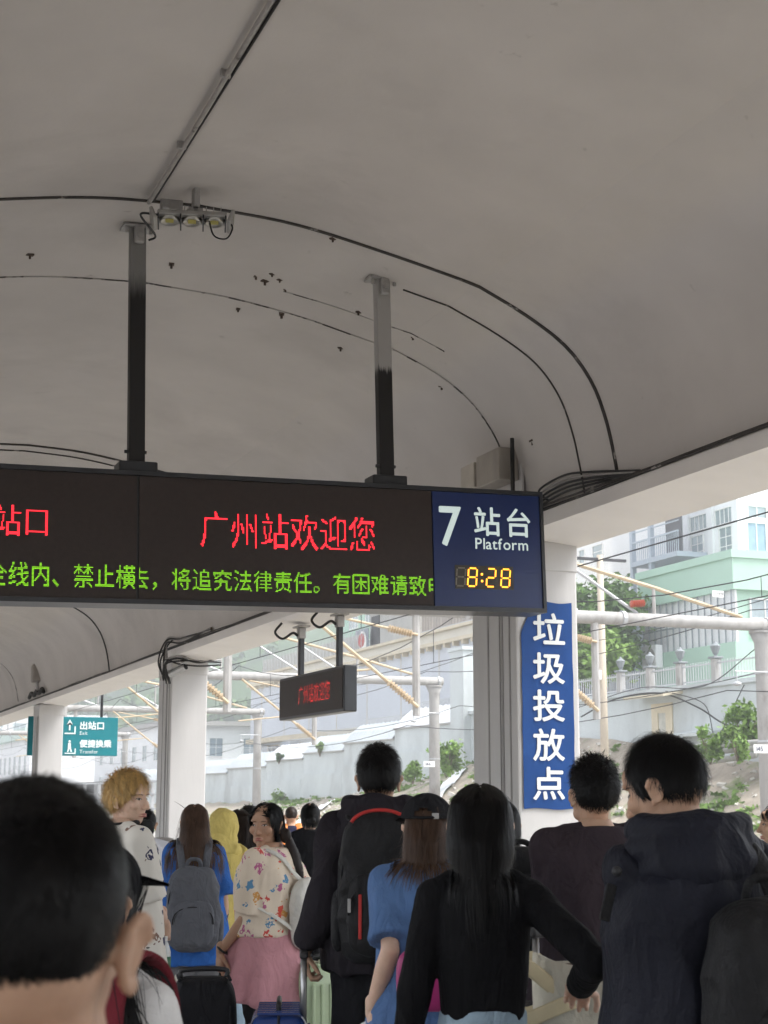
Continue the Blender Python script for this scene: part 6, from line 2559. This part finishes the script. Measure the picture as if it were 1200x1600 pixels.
q = at(478, 1500, D=6.25)
suitcase('metallic blue cabin suitcase pulled by the tall man', at(436, 1590, D=6.1)[0], at(436, 1590, D=6.1)[1], -108, .40, .70, .24, plasticm('metallic blue shell', (.02, .05, .19), .22), handle=.20)
suitcase('pale green suitcase beyond the tall man', at(512, 1500, D=7.4)[0], at(512, 1500, D=7.4)[1], 8, .36, .74, .26, plasticm('pale green shell', (.42, .52, .33), .4), handle=0)
suitcase('black ribbed suitcase in front of the black sweater', at(850, 1590, D=5.0)[0], at(850, 1590, D=5.0)[1], 62, .40, .85, .26, plasticm('silver black shell', (.045, .045, .05), .25), handle=.36)
suitcase('black soft suitcase behind the woman in white top', at(318, 1560, D=6.1)[0], at(318, 1560, D=6.1)[1], -12, .26, .82, .30, cloth('black luggage cloth', (.013, .013, .015), .7), handle=0, ribs=2)
suitcase('pink suitcase with raised handle beside the blond person', at(263, 1500, D=7.5)[0], at(263, 1500, D=7.5)[1], 70, .36, .62, .24, plasticm('pink shell', (.60, .42, .46), .4), handle=.40)
suitcase('cream suitcase under the canvas tote at right', at(905, 1590, D=4.5)[0], at(905, 1590, D=4.5)[1], 18, .40, .62, .25, plasticm('cream shell', (.55, .50, .40), .4), handle=.50)
# canvas tote hung on the trolley handle
c = at(925, 1560, D=4.45)
t = thing('tote_bag', 'cream canvas tote bag with loop handles beside the navy jacket', 'tote bag', (c[0], c[1], .9), (0, 0, R(-22)))
V, F = [], []
nn = 40
for k in range(12):
    f = k / 11
    for j in range(nn):
        a = 2 * math.pi * j / nn
        ca, sa = math.cos(a), math.sin(a)
        rx, ry = .17, .065 + .02 * f
        x = rx * math.copysign(abs(ca) ** .5, ca) * (1 + .03 * mnoise.noise(Vector((ca * 2, sa * 2, f * 3))))
        y = ry * math.copysign(abs(sa) ** .5, sa) * (1 + .25 * mnoise.noise(Vector((ca * 3, sa * 3, f * 4))))
        V.append((x, y, -.13 + .36 * f + .018 * math.sin(a * 2 + 1) * f))
F = [(k * nn + j, k * nn + (j + 1) % nn, (k + 1) * nn + (j + 1) % nn, (k + 1) * nn + j) for k in range(11) for j in range(nn)] + [tuple(range(nn - 1, -1, -1))]
o = MB().add(V, F).build('bag_body', c_cream, t, smooth=True, local=True)
md = o.modifiers.new('thick', 'SOLIDIFY')
md.thickness = .006
o2 = MB().ell((0, 0, .17), (.15, .05, .05)).build('contents', cloth('brown cloth', (.16, .11, .08)), t, smooth=True, local=True)
for sy, dx in ((-1, -.05), (1, 0)):
    P = smooth_curve([(-.11, sy * .075, .15), (-.16 + dx, sy * .09, .22), (-.22 + dx, sy * .09, .17), (-.24 + dx, sy * .09, .10), (-.18 + dx, sy * .085, .06), (-.06, sy * .08, .12)], 6)
    MB().tube(P, .012, 8, flat=(.35, 1.8)).build('handle', mat('tan webbing', (.60, .52, .34), .8, .06, 20), t, smooth=True, local=True)
# lime bag and bottle by the blond person
c = at(220, 1494, D=6.9)
t = thing('lime_bag', 'lime yellow pouch below the brush-print shirt', 'pouch', tuple(c), (0, 0, R(20)))
MB().ell((0, 0, 0), (.085, .05, .06), e=3.4, nu=24, nv=16).build('pouch', mat('lime nylon', (.50, .55, .03), .5, .08, 9, .15, 90), t, smooth=True, local=True)
MB().tube([(-.09, -.02, .035), (0, -.052, .04), (.09, -.02, .035)], .004, 5).build('zip', m_dark, t, local=True)
c = at(256, 1505, D=7.0)
t = thing('water_bottle', 'water bottle with green label held by the blond person', 'bottle', tuple(c))
MB().loft([(0, 0, -.10, .028, .028), (0, 0, -.095, .031, .031), (0, 0, .05, .031, .031), (0, 0, .085, .02, .02), (0, 0, .10, .013, .013)], 14).build('bottle', mat('clear plastic', (.55, .58, .58), .15, .05, 9), t, smooth=True, local=True)
MB().loft([(0, 0, -.05, .0325, .0325), (0, 0, .03, .0325, .0325)], 14).build('label_band', mat('green label', (.02, .12, .05), .4, .1, 9), t, smooth=True, local=True)
MB().loft([(0, 0, .10, .015, .015), (0, 0, .118, .015, .015)], 12).build('cap', m_white, t, local=True)
# steel rail frame beside the second column
t = thing('handrail', 'brushed steel stair handrail behind the blond person', 'handrail', tuple(at(250, 1320, D=14) * (1, 1, 0)))
m_br = mat('brushed steel', (.42, .41, .40), .4, .1, 12, metal=.6)
a, b = at(225, 1318, D=14), at(268, 1318, D=14)
MB().tube(smooth_curve([a, b, b + (.02, 0, -.12)], 5), .05, 10).build('top_rail', m_br, t, smooth=True)
for q in (a, b, (a + b) / 2):
    MB().tube([q, q * (1, 1, 0)], .035, 8).build('post', m_br, t, smooth=True)
MB().tube([b - (0, 0, .1), (a + b) / 2 - (0, 0, .42)], .035, 8).build('brace', m_br, t, smooth=True)

# ================================================================== AIR
hz = bpy.data.materials.new('haze')
hz.use_nodes = True
_n = hz.node_tree
_n.nodes.remove(_n.nodes['Principled BSDF'])
_v = _n.nodes.new('ShaderNodeVolumePrincipled')
_v.inputs['Color'].default_value = (.93, .95, .97, 1)
_v.inputs['Density'].default_value = .0017
_v.inputs['Anisotropy'].default_value = .2
_n.links.new(_v.outputs[0], _n.nodes['Material Output'].inputs['Volume'])
tag(MB().span((-930, -730, -4), (930, 1530, 74)).build('haze', hz), 'pale humid haze over the tracks and hillside', 'haze', kind='stuff')

bpy.data.scenes.remove(WORK)
